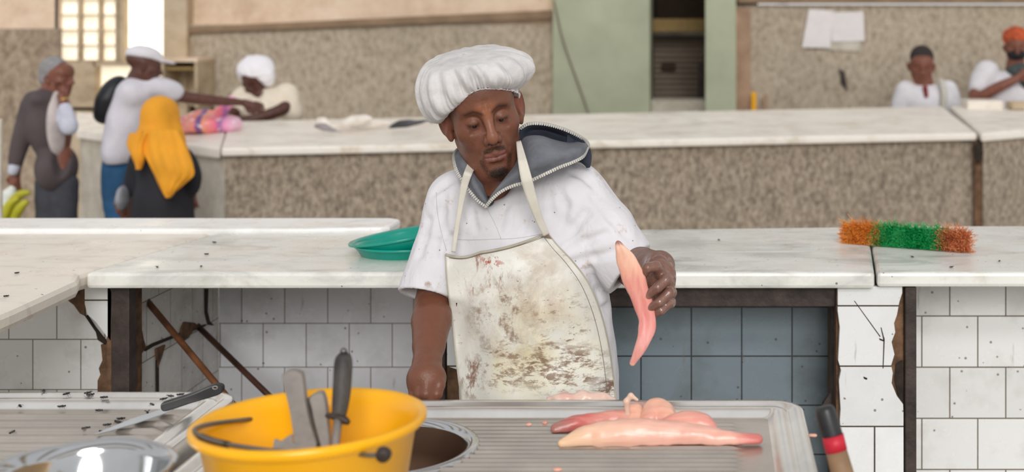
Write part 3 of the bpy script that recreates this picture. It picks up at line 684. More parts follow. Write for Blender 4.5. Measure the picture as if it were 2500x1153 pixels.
# broom head with bristles
bc = (onZ(2205, 606, ZC)+Vector((0, 0, 0))); A_, B_ = onZ(2058, 598, ZC), onZ(2345, 620, ZC)
ax = (B_-A_).normalized(); nrm = Vector((0, 0, 1)); back = ax.cross(nrm)*-1
if back.y < 0: back = -back
br = thing('broom_head', bc, 'broom head with green and orange bristles lying on the marble worktop', 'broom head')
ln = (B_-A_).length
def bp_(u, v, w_): return A_+ax*(u*ln)+back*v+nrm*w_
prism('back_plate', [bp_(.04, .055, .003), bp_(.985, .055, .003), bp_(.985, .066, .048), bp_(.06, .066, .048)], back*.012, black, br, .003)
def bristles(name, u0, u1, m, n, seed):
    rr = random.Random(seed); V = []; Fc = []
    for i in range(n):
        u = rr.uniform(u0, u1); row = rr.random(); w0 = .004+.040*row
        a = bp_(u, .057+.004*row, w0); ln_ = .045*rr.uniform(.75, 1.1)
        end = 1.2 if u > .9 else (-.6 if u < .08 else 0)
        d = (-back*1.0+ax*(rr.gauss(0, .22)+end*.25)+nrm*(rr.gauss(0, .20)+(.15 if row > .7 else -.06))).normalized()
        pts = [a]; cur = a
        for k in range(4):
            d = (d+Vector((rr.gauss(0, .26), rr.gauss(0, .26), rr.gauss(0, .26)))*.85).normalized(); cur = cur+d*ln_/4
            if cur.z < ZC+.001: cur = Vector((cur.x, cur.y, ZC+.001+rr.random()*.002))
            pts.append(cur)
        sd = d.cross(Vector((rr.gauss(0, 1), rr.gauss(0, 1), rr.gauss(0, 1)))).normalized()*.0007; s2 = d.cross(sd).normalized()*.0007
        b0 = len(V)
        for p in pts: V += [p+sd, p-sd*.5+s2, p-sd*.5-s2]
        for k in range(4):
            for j in range(3): Fc.append((b0+3*k+j, b0+3*k+(j+1) % 3, b0+3*k+3+(j+1) % 3, b0+3*k+3+j))
    o = mk(name, V, Fc, m, br); o['kind'] = 'stuff'; return o
def bmat(name, c, d, e): b = NB(name); n = b.noise(22, 4, .7); return b.done(b.ramp(n, (.30, d), (.46, c), (.66, e)), .5)
g_ = bmat('green_bristle', C(30, 186, 100), C(12, 140, 68), C(90, 215, 140)); o_ = bmat('orange_bristle', C(250, 158, 62), C(205, 118, 64), C(255, 186, 96)); o2 = bmat('rust_bristle', C(242, 156, 104), C(196, 116, 76), C(250, 190, 140))
bristles('orange_bristles', .0, .30, o_, 3200, 1)['label'] = 'orange brown bristle tuft at the left end'
bristles('green_bristles', .24, .84, g_, 6200, 2)['label'] = 'green bristles in the middle'
bristles('orange_bristles', .80, 1.0, o2, 3000, 3)['label'] = 'rust coloured splayed bristles at the right end'

# flies
fm = simple('fly_black', C(26, 24, 26), .35, var=.3)
def fly_mesh():
    bm = bmesh.new()
    for c, r in (((0, 0, .0024), (.0026, .0017, .0016)), ((.0030, 0, .0026), (.0013, .0014, .0012)), ((-.0028, 0, .0022), (.0026, .0016, .0013))):
        bmesh.ops.create_icosphere(bm, subdivisions=1, radius=1, matrix=Matrix.Translation(c) @ Matrix.Diagonal((*r, 1)))
    for s in (-1, 1):
        v = [bm.verts.new(p) for p in ((.001, s*.001, .0036), (-.005, s*.0012, .0040), (-.0055, s*.0034, .0034), (-.002, s*.0030, .0034))]; bm.faces.new(v)
        for k in (-1, 0, 1):
            v = [bm.verts.new(p) for p in ((k*.0012, s*.001, .0022), (k*.0016+.0003, s*.0012, .0022), (k*.0026+.0003, s*.0034, 0), (k*.0026, s*.0034, 0))]; bm.faces.new(v)
    me = bpy.data.meshes.new('fly'); bm.to_mesh(me); bm.free(); me.materials.append(fm); return me
FM = fly_mesh()
def fly(p, label, group, sc=1.0):
    o = bpy.data.objects.new('fly', FM); COL.objects.link(o); o.location = p; o.rotation_euler = (0, 0, random.uniform(0, 6.28)); o.scale = (sc,)*3
    tag(o, label, 'fly', group)
for x, y in [(107, 959), (163, 966), (213, 964), (222, 968), (253, 975), (49, 996), (152, 997), (241, 1007), (297, 1027), (286, 1034), (263, 1042), (211, 1050), (248, 1059), (360, 1012), (520, 1007), (30, 1060)]:
    z = ZS-.015+(.014 if y < 985 else .004); fly(onZ(x, y, z), 'small black fly crawling on the left steel draining board', 'flies on the left draining board', 1.6)
for x, y in [(398, 979), (418, 972), (439, 968), (371, 992)]: fly(P(x, y, 2.375+.05*(x-391)/150), 'small black fly by the base of the black knife handle', 'flies on the knife', 1.5)
for x, y in [(524, 594), (505, 623), (384, 655), (491, 653), (42, 669), (16, 726)]: fly(onZ(x, y, ZC), 'small black fly on the marble worktops left of the teal basins', 'flies on the left worktop', 1.3)
for x, y in [(1755, 588), (2228, 630), (2440, 640), (2322, 655)]: fly(onZ(x, y, ZC), 'small black fly on the marble worktop around the broom head', 'flies on the right worktop', 1.3)

# ------------------------------------------------------------------ fish on the board
def fish_mat(name, st=(6, 60, 60)):
    b = NB(name); a = b.n('ShaderNodeVertexColor'); a.layer_name = 'Col'; n = b.noise(2, 4, .6, b.scale(st))
    c = b.mix(.30, a.outputs[0], b.ramp(n, (.3, C(214, 140, 128)), (.7, C(246, 214, 196))))
    b.bump(n, .25, .003)
    return b.done(c, .28, Subsurface_Weight=.04, Subsurface_Radius=(.02, .006, .004), Subsurface_Scale=.4)
M['fish'] = fish_mat('raw_fish')
M['fish_strip'] = fish_mat('raw_fish_strip', st=(50, 50, 7))
def grad(stops, fn):
    def f(V):
        t = fn(V); xs = [s[0] for s in stops]; cs = np.array([s[1][:3] for s in stops])
        return {'Col': np.stack([np.interp(t, xs, cs[:, i]) for i in range(3)], -1)}
    return f
ZB = ZS-.0125
def fz(x, y, z=ZB): return onZ(x, y, z)
pinks = [(0, C(238, 206, 158)), (.12, C(242, 200, 168)), (.4, C(238, 184, 164)), (.85, C(234, 176, 158)), (.95, C(205, 90, 90)), (1, C(190, 70, 75))]
ea, eb = fz(1362, 1092), fz(1860, 1082)
def loin(pts, rs, name, label, colr, h=.0025, flatt=.55, k=.02):
    """fish piece on the board: chain of capsules, flattened by clipping"""
    q = cr_pts([tuple(p+Vector((0, 0, r*.55)))+(r,) for p, r in zip(pts, rs)], 6); pr = [Cp(q[i, :3], q[i+1, :3], max(.004, q[i, 3]), max(.004, q[i+1, 3]), k=.0015) for i in range(len(q)-1)]
    pr.append(Hs((0, 0, -1), (0, 0, ZB), op='i', k=.004))
    o = blob(name, pr, h, M['fish'], None, lambda p: .0012*wave(p, 90, 3), colr, 2); return tag(o, label, 'fish', 'fish pieces on the right draining board')
cf = grad(pinks, lambda V: (V[:, 0]-ea.x)/(eb.x-ea.x)+.03*wave(V, 40, 2))
loin([fz(1372, 1090), fz(1430, 1085), fz(1520, 1082), fz(1620, 1080), fz(1720, 1082), fz(1800, 1084), fz(1850, 1082)], [.008, .020, .0265, .025, .019, .013, .010], 'fish_fillet', 'large pale pink fish fillet lying at the front of the ridged board', cf)
o = COL.objects[-1]
red = grad([(0, C(120, 28, 36)), (.35, C(196, 60, 66)), (.7, C(214, 130, 118)), (1, C(224, 160, 140))], lambda V: (V[:, 0]-fz(1345, 1050).x)/(.16)+.1*wave(V, 60, 5))
loin([fz(1356, 1056), fz(1400, 1050), fz(1450, 1044), fz(1510, 1038), fz(1560, 1036)], [.010, .016, .017, .018, .014], 'fish_piece', 'dark red fish piece behind the left end of the large fillet', red)
pc = grad([(0, C(240, 190, 160)), (1, C(232, 158, 140))], lambda V: .5+.5*wave(V, 50, 8))
loin([fz(1588, 1040), fz(1606, 1030), fz(1625, 1040)], [.020, .0285, .022], 'fish_piece', 'round pale orange fish lump at the top of the pile', pc)
loin([fz(1540, 1040), fz(1545, 1030), fz(1552, 1040)], [.013, .022, .013], 'fish_piece', 'pinkish fish flap beside the round lump', pc)
loin([fz(1620, 1062), fz(1670, 1056), fz(1715, 1058), fz(1740, 1064)], [.018, .024, .022, .012], 'fish_piece', 'pink fish chunk at the right behind the large fillet', grad([(0, C(236, 165, 145)), (1, C(220, 128, 118))], lambda V: .5+.5*wave(V, 50, 9)))
wsp = [fz(1532, 1040)+Vector((0, 0, .02)), fz(1532, 1040)+Vector((-.002, 0, .045)), fz(1536, 1040)+Vector((.003, 0, .056)), fz(1545, 1040)+Vector((.008, 0, .048))]
o = blob('fish_skin_strip', Ch(wsp, [.005, .005, .004, .003], .006), .0018, M['fish'], None, None, grad([(0, C(215, 190, 170)), (1, C(230, 205, 185))], lambda V: .5+.5*wave(V, 50, 4))); tag(o, 'thin upright strip of fish skin behind the pink pile', 'fish', 'fish pieces on the right draining board')
for x, y, r in ((1290, 1040, .006), (1330, 1035, .005), (1360, 1150, .008), (1985, 1066, .007)):
    zr = ZB if x < 1900 else ZS-.004; o = blob('fish_scrap', [El(onZ(x, y, zr)+Vector((0, 0, .002)), (r, r*.8, .003))], .0012, M['fish'], None, lambda p: .0008*wave(p, 300, 1), grad([(0, C(214, 110, 105)), (1, C(236, 190, 160))], lambda V: .5+.5*wave(V, 50, int(x))))
    tag(o, {1290: 'tiny pinkish fish scrap, farther left of two left of the pile', 1330: 'tiny pale fish scrap just left of the dark red piece', 1360: 'pink fish scrap at the bottom edge of the photo', 1985: 'orange fish crumb on the right steel rim'}[x], 'fish scrap')
# soft pile half hidden behind the far rim
pr = Ch([P(1340, 978, 2.52), P(1370, 976, 2.52), P(1420, 976, 2.52), P(1470, 976, 2.52), P(1495, 980, 2.52)], [.008, .011, .013, .012, .008], .012)
o = blob('fish_skin', pr, .0022, M['fish'], None, lambda p: .0028*wave(p, 90, 12), grad([(0, C(205, 150, 140)), (.3, C(226, 200, 186)), (1, C(218, 200, 186))], lambda V: .6+.6*wave(V, 60, 4)))
tag(o, 'crumpled pale fish skin peeking over the far steel rim by the apron', 'fish')
# ------------------------------------------------------------------ the man in the apron
def skin_mat(name, hair=C(34, 26, 22)):
    b = NB(name); a = b.n('ShaderNodeVertexColor'); a.layer_name = 'Col'; at = b.n('ShaderNodeAttribute'); at.attribute_name = 'hm'
    n = b.noise(60, 4, .6); c = b.mix(.30, a.outputs[0], b.ramp(n, (.3, C(96, 72, 62)), (.7, C(158, 132, 120))), 'SOFT_LIGHT')
    hn = b.noise(420, 3, .7); f = b.math('SUBTRACT', b.math('MULTIPLY', at.outputs['Fac'], 1.9), hn); f = b.step(f, .0, .5)
    c = b.mix(f, c, hair)
    b.bump(b.noise(260, 3), .25, .002); b.bump(b.noise(70, 4, .6), .30, .003); b.bump(b.noise(24, 3), .12, .008)
    wt = b.n('ShaderNodeAttribute'); wt.attribute_name = 'wet'; cw = b.math('MULTIPLY', wt.outputs['Fac'], b.step(b.noise(90, 3), .40, .56)); b.L(cw, b.b.inputs['Coat Weight']); b.b.inputs['Coat Roughness'].default_value = .08
    return b.done(c, b.ramp(b.noise(40, 3), (.3, (.36,)*3+(1,)), (.7, (.52,)*3+(1,))), spec=.45, Subsurface_Weight=.06, Subsurface_Radius=(.02, .008, .005), Subsurface_Scale=.3)
M['skin'] = skin_mat('brown_skin')
HC = P(1175, 260, 2.77)
HR = Euler((math.radians(14), math.radians(-13), math.radians(16)), 'XYZ')
HM = Matrix.Translation(HC) @ HR.to_matrix().to_4x4() @ Matrix.Diagonal((.98, 1, 1.22, 1))
HMi = np.array(HM.inverted())
def hl(p): return p @ HMi[:3, :3].T+HMi[:3, 3]
def e(c, r, rot=None, **k): return El(c, r, rot, M=HM, **k)
def c_(a, b, ra, rb=None, **k): return Cp(a, b, ra, rb, M=HM, **k)
def head_prims():
    p = [e((0, .014, .030), (.075, .094, .058)), e((0, -.018, -.010), (.0665, .070, .092), k=.03), e((0, -.026, -.070), (.052, .054, .048), k=.03),
         e((0, -.070, -.100), (.022, .018, .016), k=.03), c_((-.050, .010, -.055), (-.030, -.055, -.098), .018, .016, k=.03), c_((.050, .010, -.055), (.030, -.055, -.098), .018, .016, k=.03),
         e((0, -.052, .040), (.060, .036, .036), k=.03)]
    for s in (-1, 1):
        p += [e((s*.044, -.054, -.024), (.024, .022, .018), k=.028), c_((s*.010, -.086, .017), (s*.046, -.070, .020), .0085, .0075, k=.016)]
    for s in (-1, 1): p += [e((s*.0300, -.096, -.003), (.018, .021, .013), op='s', k=.016)]
    for s in (-1, 1): p += [e((s*.0295, -.0730, -.005), (.0160, .0140, .0118), k=.005)]
    p += [c_((0, -.084, .014), (0, -.109, -.026), .0075, .0098, k=.016), e((0, -.1105, -.031), (.0115, .0105, .0105), k=.010),
          c_((0, -.098, -.040), (0, -.104, -.036), .007, .007, k=.006)]
    for s in (-1, 1): p += [e((s*.0135, -.0965, -.0355), (.0088, .0115, .0080), k=.006)]
    p += [e((0, -.078, -.060), (.030, .018, .024), k=.022)]
    for s in (-1, 1): p += [e((s*.0072, -.1035, -.0435), (.0042, .0052, .0035), op='s', k=.003)]
    p += [c_((-.002, -.0945, -.0645), (-.023, -.0845, -.0690), .0048, .0024, k=.006), c_((.002, -.0945, -.0645), (.023, -.0845, -.0690), .0048, .0024, k=.006),
          c_((-.007, -.0925, -.0745), (.007, -.0925, -.0745), .0060, .0060, k=.006), c_((-.007, -.0925, -.0745), (-.021, -.0845, -.0705), .0055, .0028, k=.006), c_((.007, -.0925, -.0745), (.021, -.0845, -.0705), .0055, .0028, k=.006)]
    p += [c_((-.022, -.0900, -.0698), (0, -.1015, -.0692), .0009, .0010, op='s', k=.004), c_((.022, -.0900, -.0698), (0, -.1015, -.0692), .0009, .0010, op='s', k=.004),
          c_((-.012, -.0945, -.0865), (.012, -.0945, -.0865), .004, .004, op='s', k=.010)]
    for s in (-1, 1):                                     # folds beside nose and under the eyes, lid openings
        p += [c_((s*.0205, -.0975, -.034), (s*.033, -.084, -.064), .0022, .0022, op='s', k=.009),
              c_((s*.016, -.0915, -.016), (s*.040, -.082, -.0225), .0016, .0016, op='s', k=.007),
              c_((s*.018, -.0935, .0035), (s*.045, -.082, .0045), .0010, .0010, op='s', k=.004),
              e((s*.0295, -.090, -.0108), (.0130, .0085, .0024), (0, s*-4, 0), op='s', k=.0012)]
    p += [c_((-.006, -.099, .020), (-.004, -.098, .034), .0014, .001, op='s', k=.006), c_((.007, -.099, .020), (.005, -.098, .034), .0014, .001, op='s', k=.006)]
    for s in (-1, 1):                                     # ears
        r = (0, 0, -s*32)
        p += [e((s*.0815, .006, -.016), (.0065, .0165, .024), r, k=.010), To((s*.0865, .008, -.015), (.0150, .0225), .0040, (0, 0, 90-s*32), M=HM, k=.005), e((s*.0800, .000, -.042), (.0055, .009, .010), r, k=.006),
              e((s*.0885, .001, -.014), (.0065, .0085, .013), r, op='s', k=.003)]
    return p
for_ear = None
B_, T_ = P(1180, 520, 2.83), P(1262, 560, 2.90)
nk0, nk1 = HM @ Vector((0, .018, -.045)), P(1206, 500, 2.865)
body = head_prims()
body += [Cp(nk0, nk1, .056, .062, k=.02), Cp(HM @ Vector((0, -.03, -.075)), P(1195, 500, 2.80), .036, .030, k=.03), El(P(1250, 640, 2.875), (.15, .095, .20), k=.06), El(P(1300, 880, 2.87), (.145, .10, .20), k=.08),
         Cp(P(1125, 480, 2.87), P(1380, 465, 2.89), .045, .05, k=.06)]
# right arm of the man (image left), resting on the sink edge
LS, LE, LW = P(1108, 500, 2.85), P(1058, 742, 2.80), P(1042, 892, 2.625)
body += [Cp(LS, LE, .044, .0405, k=.03), Cp(LE, LE+(LW-LE)*.3, .0405, .0425, k=.004), Cp(LE+(LW-LE)*.3, LE+(LW-LE)*.7, .0425, .034, k=.004), Cp(LE+(LW-LE)*.7, LW, .034, .0265, k=.004)]
# left arm, holding the fish
RS, RE, RW = P(1392, 480, 2.88), P(1548, 655, 2.84), P(1610, 650, 2.615)
body += [Cp(RS, RE, .050, .043, k=.03), Cp(RE, RE+(RW-RE)*.3, .043, .044, k=.004), Cp(RE+(RW-RE)*.3, RW, .044, .0285, k=.004)]
legs = []
for s, x in ((-1, 1225), (1, 1385)):
    legs += [Cp(P(x, 1010, 2.88), P(x, 1010, 2.88)*1+Vector((0, -.02, -.42)), .085, .055, k=.03), Cp(P(x, 1010, 2.88)+Vector((0, -.02, -.42)), Vector((P(x, 1010, 2.88).x, 2.90, .09)), .055, .040, k=.02)]
body += legs
# holding hand: knuckles at right, finger tips curling to the left round the fillet
HD = 2.55
def hp(x, y, d=0): return P(x, y, HD+d)
body += [Cp(RW, hp(1612, 672, .035), .0285, .030, k=.015), Cp(hp(1606, 660, .035), hp(1616, 735, .030), .0235, .0205, k=.02), Cp(hp(1622, 670, .03), hp(1630, 735, .02), .0165, .0150, k=.015)]
def finger(pts, rs): return Ch([hp(*q) for q in pts], rs, .0022)
fingers_r = [([(1616, 672, .012), (1601, 651, -.010), (1581, 654, -.022), (1566, 676, -.012)], [.0115, .0112, .0102, .0090]),
             ([(1628, 688, .010), (1626, 684, -.014), (1606, 702, -.026), (1582, 722, -.016)], [.0118, .0112, .0100, .0088]),
             ([(1636, 712, .012), (1633, 716, -.012), (1610, 738, -.024), (1583, 754, -.014)], [.0114, .0108, .0098, .0086]),
             ([(1634, 738, .016), (1631, 742, -.006), (1614, 759, -.016), (1593, 769, -.008)], [.0104, .0096, .0086, .0076])]
for f in fingers_r: body += [Cp(hp(f[0][0][0], f[0][0][1], .012), hp(*f[0][1]), f[1][0], f[1][1], k=.006)]+Ch([hp(*q) for q in f[0][1:]], f[1][1:], .0022)
body += Ch([hp(1598, 700, .040), hp(1572, 712, .030), hp(1552, 716, .014), hp(1541, 708, -.001)], [.0165, .0130, .0115, .0095], .006)
for q, r in (((1616, 672, .004), .0105), ((1634, 692, .002), .0105), ((1640, 716, .004), .010), ((1638, 741, .008), .009)): body += [El(hp(*q), r, k=.008)]
# resting hand: a loose fist with the thumb in front, knuckles on the steel
def lp(x, y, d): return P(x, y, 2.575+d)
body += [Cp(LW, lp(1040, 920, .02), .0275, .031, k=.015), Cp(lp(1026, 925, .02), lp(1058, 925, .02), .027, .026, k=.015), Cp(lp(1024, 945, .012), lp(1056, 948, .012), .021, .019, k=.012)]
for i, (x, dd) in enumerate(((1013, .010), (1026, .0), (1041, -.006), (1055, -.006))):
    body += Ch([lp(x, 930, dd+.005), lp(x-2, 962, dd-.008), lp(x+1, 984, dd+.008), lp(x+4, 978, dd+.028)], [.0118, .0110, .0102, .0090], .003)
body += Ch([lp(1062, 918, .012), lp(1071, 940, -.006), lp(1066, 962, -.018), lp(1056, 976, -.020)], [.0155, .0125, .0110, .0092], .005)
BASE = np.array(C(122, 79, 60)[:3]); DARK = np.array(C(96, 60, 45)[:3]); LIP = np.array(C(140, 92, 88)[:3]); LIGHT = np.array(C(152, 102, 80)[:3])
def capd(p, a, b): a = np.array(a); b = np.array(b); ab = b-a; t = np.clip(((p-a) @ ab)/(ab @ ab), 0, 1); return np.linalg.norm(p-a-t[:, None]*ab, axis=1)
def ss(d, r0, r1): t = np.clip((r1-d)/(r1-r0), 0, 1); return t*t*(3-2*t)
def skin_col(V):
    p = hl(V); n = len(V); col = np.tile(BASE, (n, 1)); hm = np.zeros(n)
    head = ss(np.linalg.norm(p, axis=1), .15, .17)
    def bl(c, f): nonlocal col; col = col*(1-f[:, None])+np.array(c)*f[:, None]
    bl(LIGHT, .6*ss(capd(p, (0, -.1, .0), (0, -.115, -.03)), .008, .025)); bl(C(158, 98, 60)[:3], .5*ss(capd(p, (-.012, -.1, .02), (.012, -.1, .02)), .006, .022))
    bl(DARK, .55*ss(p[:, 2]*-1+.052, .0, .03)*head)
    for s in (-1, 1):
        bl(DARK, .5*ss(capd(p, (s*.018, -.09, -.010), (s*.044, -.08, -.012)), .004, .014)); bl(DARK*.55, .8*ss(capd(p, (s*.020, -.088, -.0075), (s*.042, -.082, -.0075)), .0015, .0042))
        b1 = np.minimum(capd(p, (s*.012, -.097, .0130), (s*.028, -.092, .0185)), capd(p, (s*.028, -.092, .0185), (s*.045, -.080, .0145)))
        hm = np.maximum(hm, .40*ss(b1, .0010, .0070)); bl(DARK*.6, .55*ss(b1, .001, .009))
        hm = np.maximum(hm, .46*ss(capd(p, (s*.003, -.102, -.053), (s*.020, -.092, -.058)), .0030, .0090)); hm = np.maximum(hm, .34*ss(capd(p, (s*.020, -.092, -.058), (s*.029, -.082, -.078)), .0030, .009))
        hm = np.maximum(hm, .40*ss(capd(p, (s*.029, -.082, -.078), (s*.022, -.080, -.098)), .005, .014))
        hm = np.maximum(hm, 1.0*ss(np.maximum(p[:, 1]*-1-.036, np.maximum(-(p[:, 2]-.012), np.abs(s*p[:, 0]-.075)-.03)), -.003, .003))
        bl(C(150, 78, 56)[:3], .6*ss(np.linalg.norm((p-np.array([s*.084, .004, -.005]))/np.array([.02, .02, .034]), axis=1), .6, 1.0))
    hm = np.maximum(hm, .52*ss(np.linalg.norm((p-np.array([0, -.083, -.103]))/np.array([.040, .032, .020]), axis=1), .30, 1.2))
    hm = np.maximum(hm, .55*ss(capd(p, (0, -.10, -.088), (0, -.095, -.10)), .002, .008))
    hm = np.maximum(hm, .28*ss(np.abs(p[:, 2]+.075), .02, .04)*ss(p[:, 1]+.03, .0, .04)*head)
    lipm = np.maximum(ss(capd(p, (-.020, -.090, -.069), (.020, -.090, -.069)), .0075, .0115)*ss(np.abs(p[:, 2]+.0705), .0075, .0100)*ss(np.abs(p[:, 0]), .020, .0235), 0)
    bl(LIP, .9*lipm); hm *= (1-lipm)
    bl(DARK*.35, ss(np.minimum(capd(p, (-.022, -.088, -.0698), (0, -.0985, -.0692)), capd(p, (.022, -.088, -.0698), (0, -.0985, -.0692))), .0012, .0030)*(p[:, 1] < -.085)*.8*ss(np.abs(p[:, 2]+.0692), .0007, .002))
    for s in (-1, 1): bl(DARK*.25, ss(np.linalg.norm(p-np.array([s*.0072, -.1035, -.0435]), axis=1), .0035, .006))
    # wet dark gloved-by-water hand: greyish brown
    hh = ss(np.linalg.norm(V-np.array(hp(1612, 705)), axis=1), .055, .10)
    bl(C(128, 94, 82)[:3], hh*.9)
    for f in fingers_r:
        t = np.array(hp(*f[0][-1])); bl(C(190, 140, 128)[:3], .75*ss(np.linalg.norm(V-t, axis=1), .006, .013))
    return {'Col': col, 'hm': np.clip(hm, 0, 1), 'wet': hh}
man = thing('person', (P(1300, 0, 2.88).x, 2.88, 0), 'man in a white coat and stained apron holding up a pink strip of fish', 'person')
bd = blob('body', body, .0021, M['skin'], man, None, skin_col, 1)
# eyes
ew = NB('eyeball'); M['eye'] = ew.done(C(92, 74, 66), .2); M['iris'] = simple('dark_iris', C(24, 16, 14), .1)
for s in (-1, 1):
    cc = HM @ Vector((s*.0295, -.0738, -.0055))
    q = bmesh.new(); bmesh.ops.create_uvsphere(q, u_segments=24, v_segments=16, radius=.0128); V = [v.co+cc for v in q.verts]; Fc = [[v.index for v in f.verts] for f in q.faces]; q.free()
    ey = mk('eye', V, Fc, M['eye'], man)
    dr = HR.to_matrix() @ Vector((-.10, -1, -.42)).normalized(); ic = cc+dr*.0070
    q = bmesh.new(); bmesh.ops.create_uvsphere(q, u_segments=20, v_segments=12, radius=.0069); V = [v.co+ic for v in q.verts]; Fc = [[v.index for v in f.verts] for f in q.faces]; q.free()
    mk('iris', V, Fc, M['iris'], ey)
# hair cap
hc = NB('cap_cloth'); hn = hc.noise(30, 4, .6); hc.bump(hc.noise(12, 4, .5, dist=.6), .6, .012)
M['cap'] = hc.done(hc.ramp(hn, (.3, C(196, 194, 194)), (.7, C(222, 220, 220))), .85)
nu, nv = 760, 46; A = np.zeros((nu, nv, 3))
prof = [(.07, -.007), (.09, -.004), (.035, .0), (.09, .006), (.30, .014), (.66, .026), (.94, .040), (.98, .054), (.74, .068), (.30, .078), (-.2, .082), (-.6, .083), (-.98, .083)]
pf = cr_pts([(a, b, 0) for a, b in prof], 4)[:, :2]; pf = np.stack([np.interp(np.linspace(0, len(pf)-1, nv), np.arange(len(pf)), pf[:, i]) for i in (0, 1)], 1)
for i in range(nu):
    t = 2*math.pi*i/nu; sn, cs_ = math.sin(t), math.cos(t); cx, cy, cz = .0825*sn*(1+.06*math.sin(2*t)**2), .006-.0985*cs_*(1+.06*math.sin(2*t)**2), .012+.051*cs_-.010*max(0, sn)
    lob = 1+.07*math.sin(3*t+1)+.06*math.sin(5*t+.5)+.05*math.sin(8*t); left = max(0, -sn); right = max(0, sn)
    amp = (.11+.24*left**1.4+.46*right**1.2+.12*(1-cs_)/2)*lob
    for j in range(nv):
        o_, hh = pf[j]; v = j/(nv-1)
        env = 1.15*math.exp(-((v-.16)/.13)**2)+.45*math.exp(-((v-.38)/.18)**2)
        pl = .0040*env*((1-2*abs(math.sin(29*t+2.2*math.sin(3*t)+1.2*math.sin(9*t))))+.9*(1-2*abs(math.sin(15.5*t+2+3*v+1.5*math.sin(7*t)))))
        big = .0085*math.exp(-((v-.58)/.20)**2)*(abs(math.sin(6.5*t+1.5*math.sin(4*t)+2*v))*1.6-.8+.7*math.sin(17*t+7*v+1))
        rad = math.hypot(cx, cy-.006); k = 1+(o_*amp if o_ > 0 else o_) if v < .65 else (1+amp*max(o_, 0) if o_ > 0 else 1+o_)
        k += (pl+big)/rad*(1 if k > .2 else 0)
        drop = -(.050*left**1.3+.010*right)*math.exp(-((v-.42)/.22)**2)
        A[i, j] = (cx*k-.012*v, .006+(cy-.006)*k+.016*v, (cz-.012)*(1-v)**1.2+.012*(1-v)+hh*.86+drop+.3*pl+.026*v)
Vh = [HM @ Vector(a) for a in A.reshape(-1, 3)]
cap = grid('hair_cap', np.array([tuple(v) for v in Vh]).reshape(nu, nv, 3), M['cap'], man, .0012, True); recalc(cap)

# white coat
cm = NB('coat_cloth'); cn = cm.noise(5, 5, .6)
ccol = cm.ramp(cn, (.3, C(204, 202, 206)), (.7, C(224, 223, 228))); ccol = specks(cm, ccol, C(110, 76, 78), 46, .085, .75)
ccol = cm.mix(cm.math('MULTIPLY', cm.step(cm.noise(22, 6, .7), .58, .66), cm.sph(P(1048, 685, 2.74), (.05, .1, .022))), ccol, C(130, 92, 58))
ccol = cm.mix(cm.math('MULTIPLY', cm.step(cm.noise(26, 5, .7), .62, .68), .5), ccol, C(186, 160, 140))
cm.bump(cm.noise(9, 4, .5, cm.scale((1, 1, .6), rot=(0, .5, 0)), 1.2), .9, .014); cm.bump(cm.noise(40, 3), .10, .004)
M['coat'] = cm.done(ccol, .8)
coat = [El(P(1262, 620, 2.875), (.172, .118, .22)), El(P(1316, 850, 2.865), (.166, .118, .27), k=.10), El(P(1322, 1030, 2.865), (.168, .125, .22), k=.08),
        Cp(P(1118, 492, 2.865), P(1385, 478, 2.885), .056, .066, k=.07), Cp(P(1215, 455, 2.875), P(1215, 520, 2.86), .062, .09, k=.05)]
# sleeves
LSl, LEl = P(1112, 500, 2.85), P(1037, 735, 2.795)
sl_l = [Cp(LSl, LEl, .060, .064, k=.045)]
RSl, REl = P(1392, 490, 2.88), P(1560, 690, 2.81)
sl_r = [Cp(RSl, P(1470, 575, 2.85), .082, .080, k=.05), Cp(P(1470, 575, 2.85), REl, .080, .066, k=.006)]
coat += sl_l+sl_r
cutl = El(P(1040, 760, 2.79), .01)
dl = (LEl-LSl).normalized(); dr_ = (REl-RSl).normalized()
class Cut:                                                # hollow hem: removes the sleeve beyond a plane, only near the sleeve
    kind = 'cut'; op = 's'; k = .004; Mi = None
    def __init__(s, c, n, R): s.c = A3(c); s.n = A3(n); s.R = R
    def d(s, p): q = p-s.c; return np.maximum(-(q @ s.n), np.linalg.norm(q-.06*s.n, axis=-1)-s.R)
hemL = P(1038, 722, 2.79); hemR = P(1540, 656, 2.825)
coat += [Cut(hemL, (dl+Vector((.10, -.20, 0))).normalized(), .115), Cut(hemR, Vector((.74, -.22, -.60)).normalized(), .125)]
def inner(a, b, c, r0, r1):
    d = Cp(a, b, r0, r1, op='s', k=.003); return d
coat += [Cp(hemL+dl*.00, hemL+dl*.06, .050, .053, op='s', k=.003), Cp(hemR+dr_*.0, hemR+dr_*.06, .052, .055, op='s', k=.003)]
# open neckline
coat += [Cp(P(1205, 415, 2.84), P(1200, 445, 2.79), .070, .042, op='s', k=.012), Cp(P(1198, 452, 2.79), P(1189, 486, 2.735), .030, .011, op='s', k=.006)]
def crease(px, D, r=.004, k=.018):
    return Ch([P(x, y, D) for x, y in px], [r]*len(px), k, None, 's')
def coat_f(p):
    w_ = np.clip(np.minimum(np.linalg.norm(p-A3(hemL), axis=-1), np.linalg.norm(p-A3(hemR), axis=-1))/.12-.35, .12, 1)
    return w_*(.0035*wave(p*np.array([1, .6, .8]), 16, 21)+.0018*wave(p, 38, 5))
lo, hi = bounds(coat)
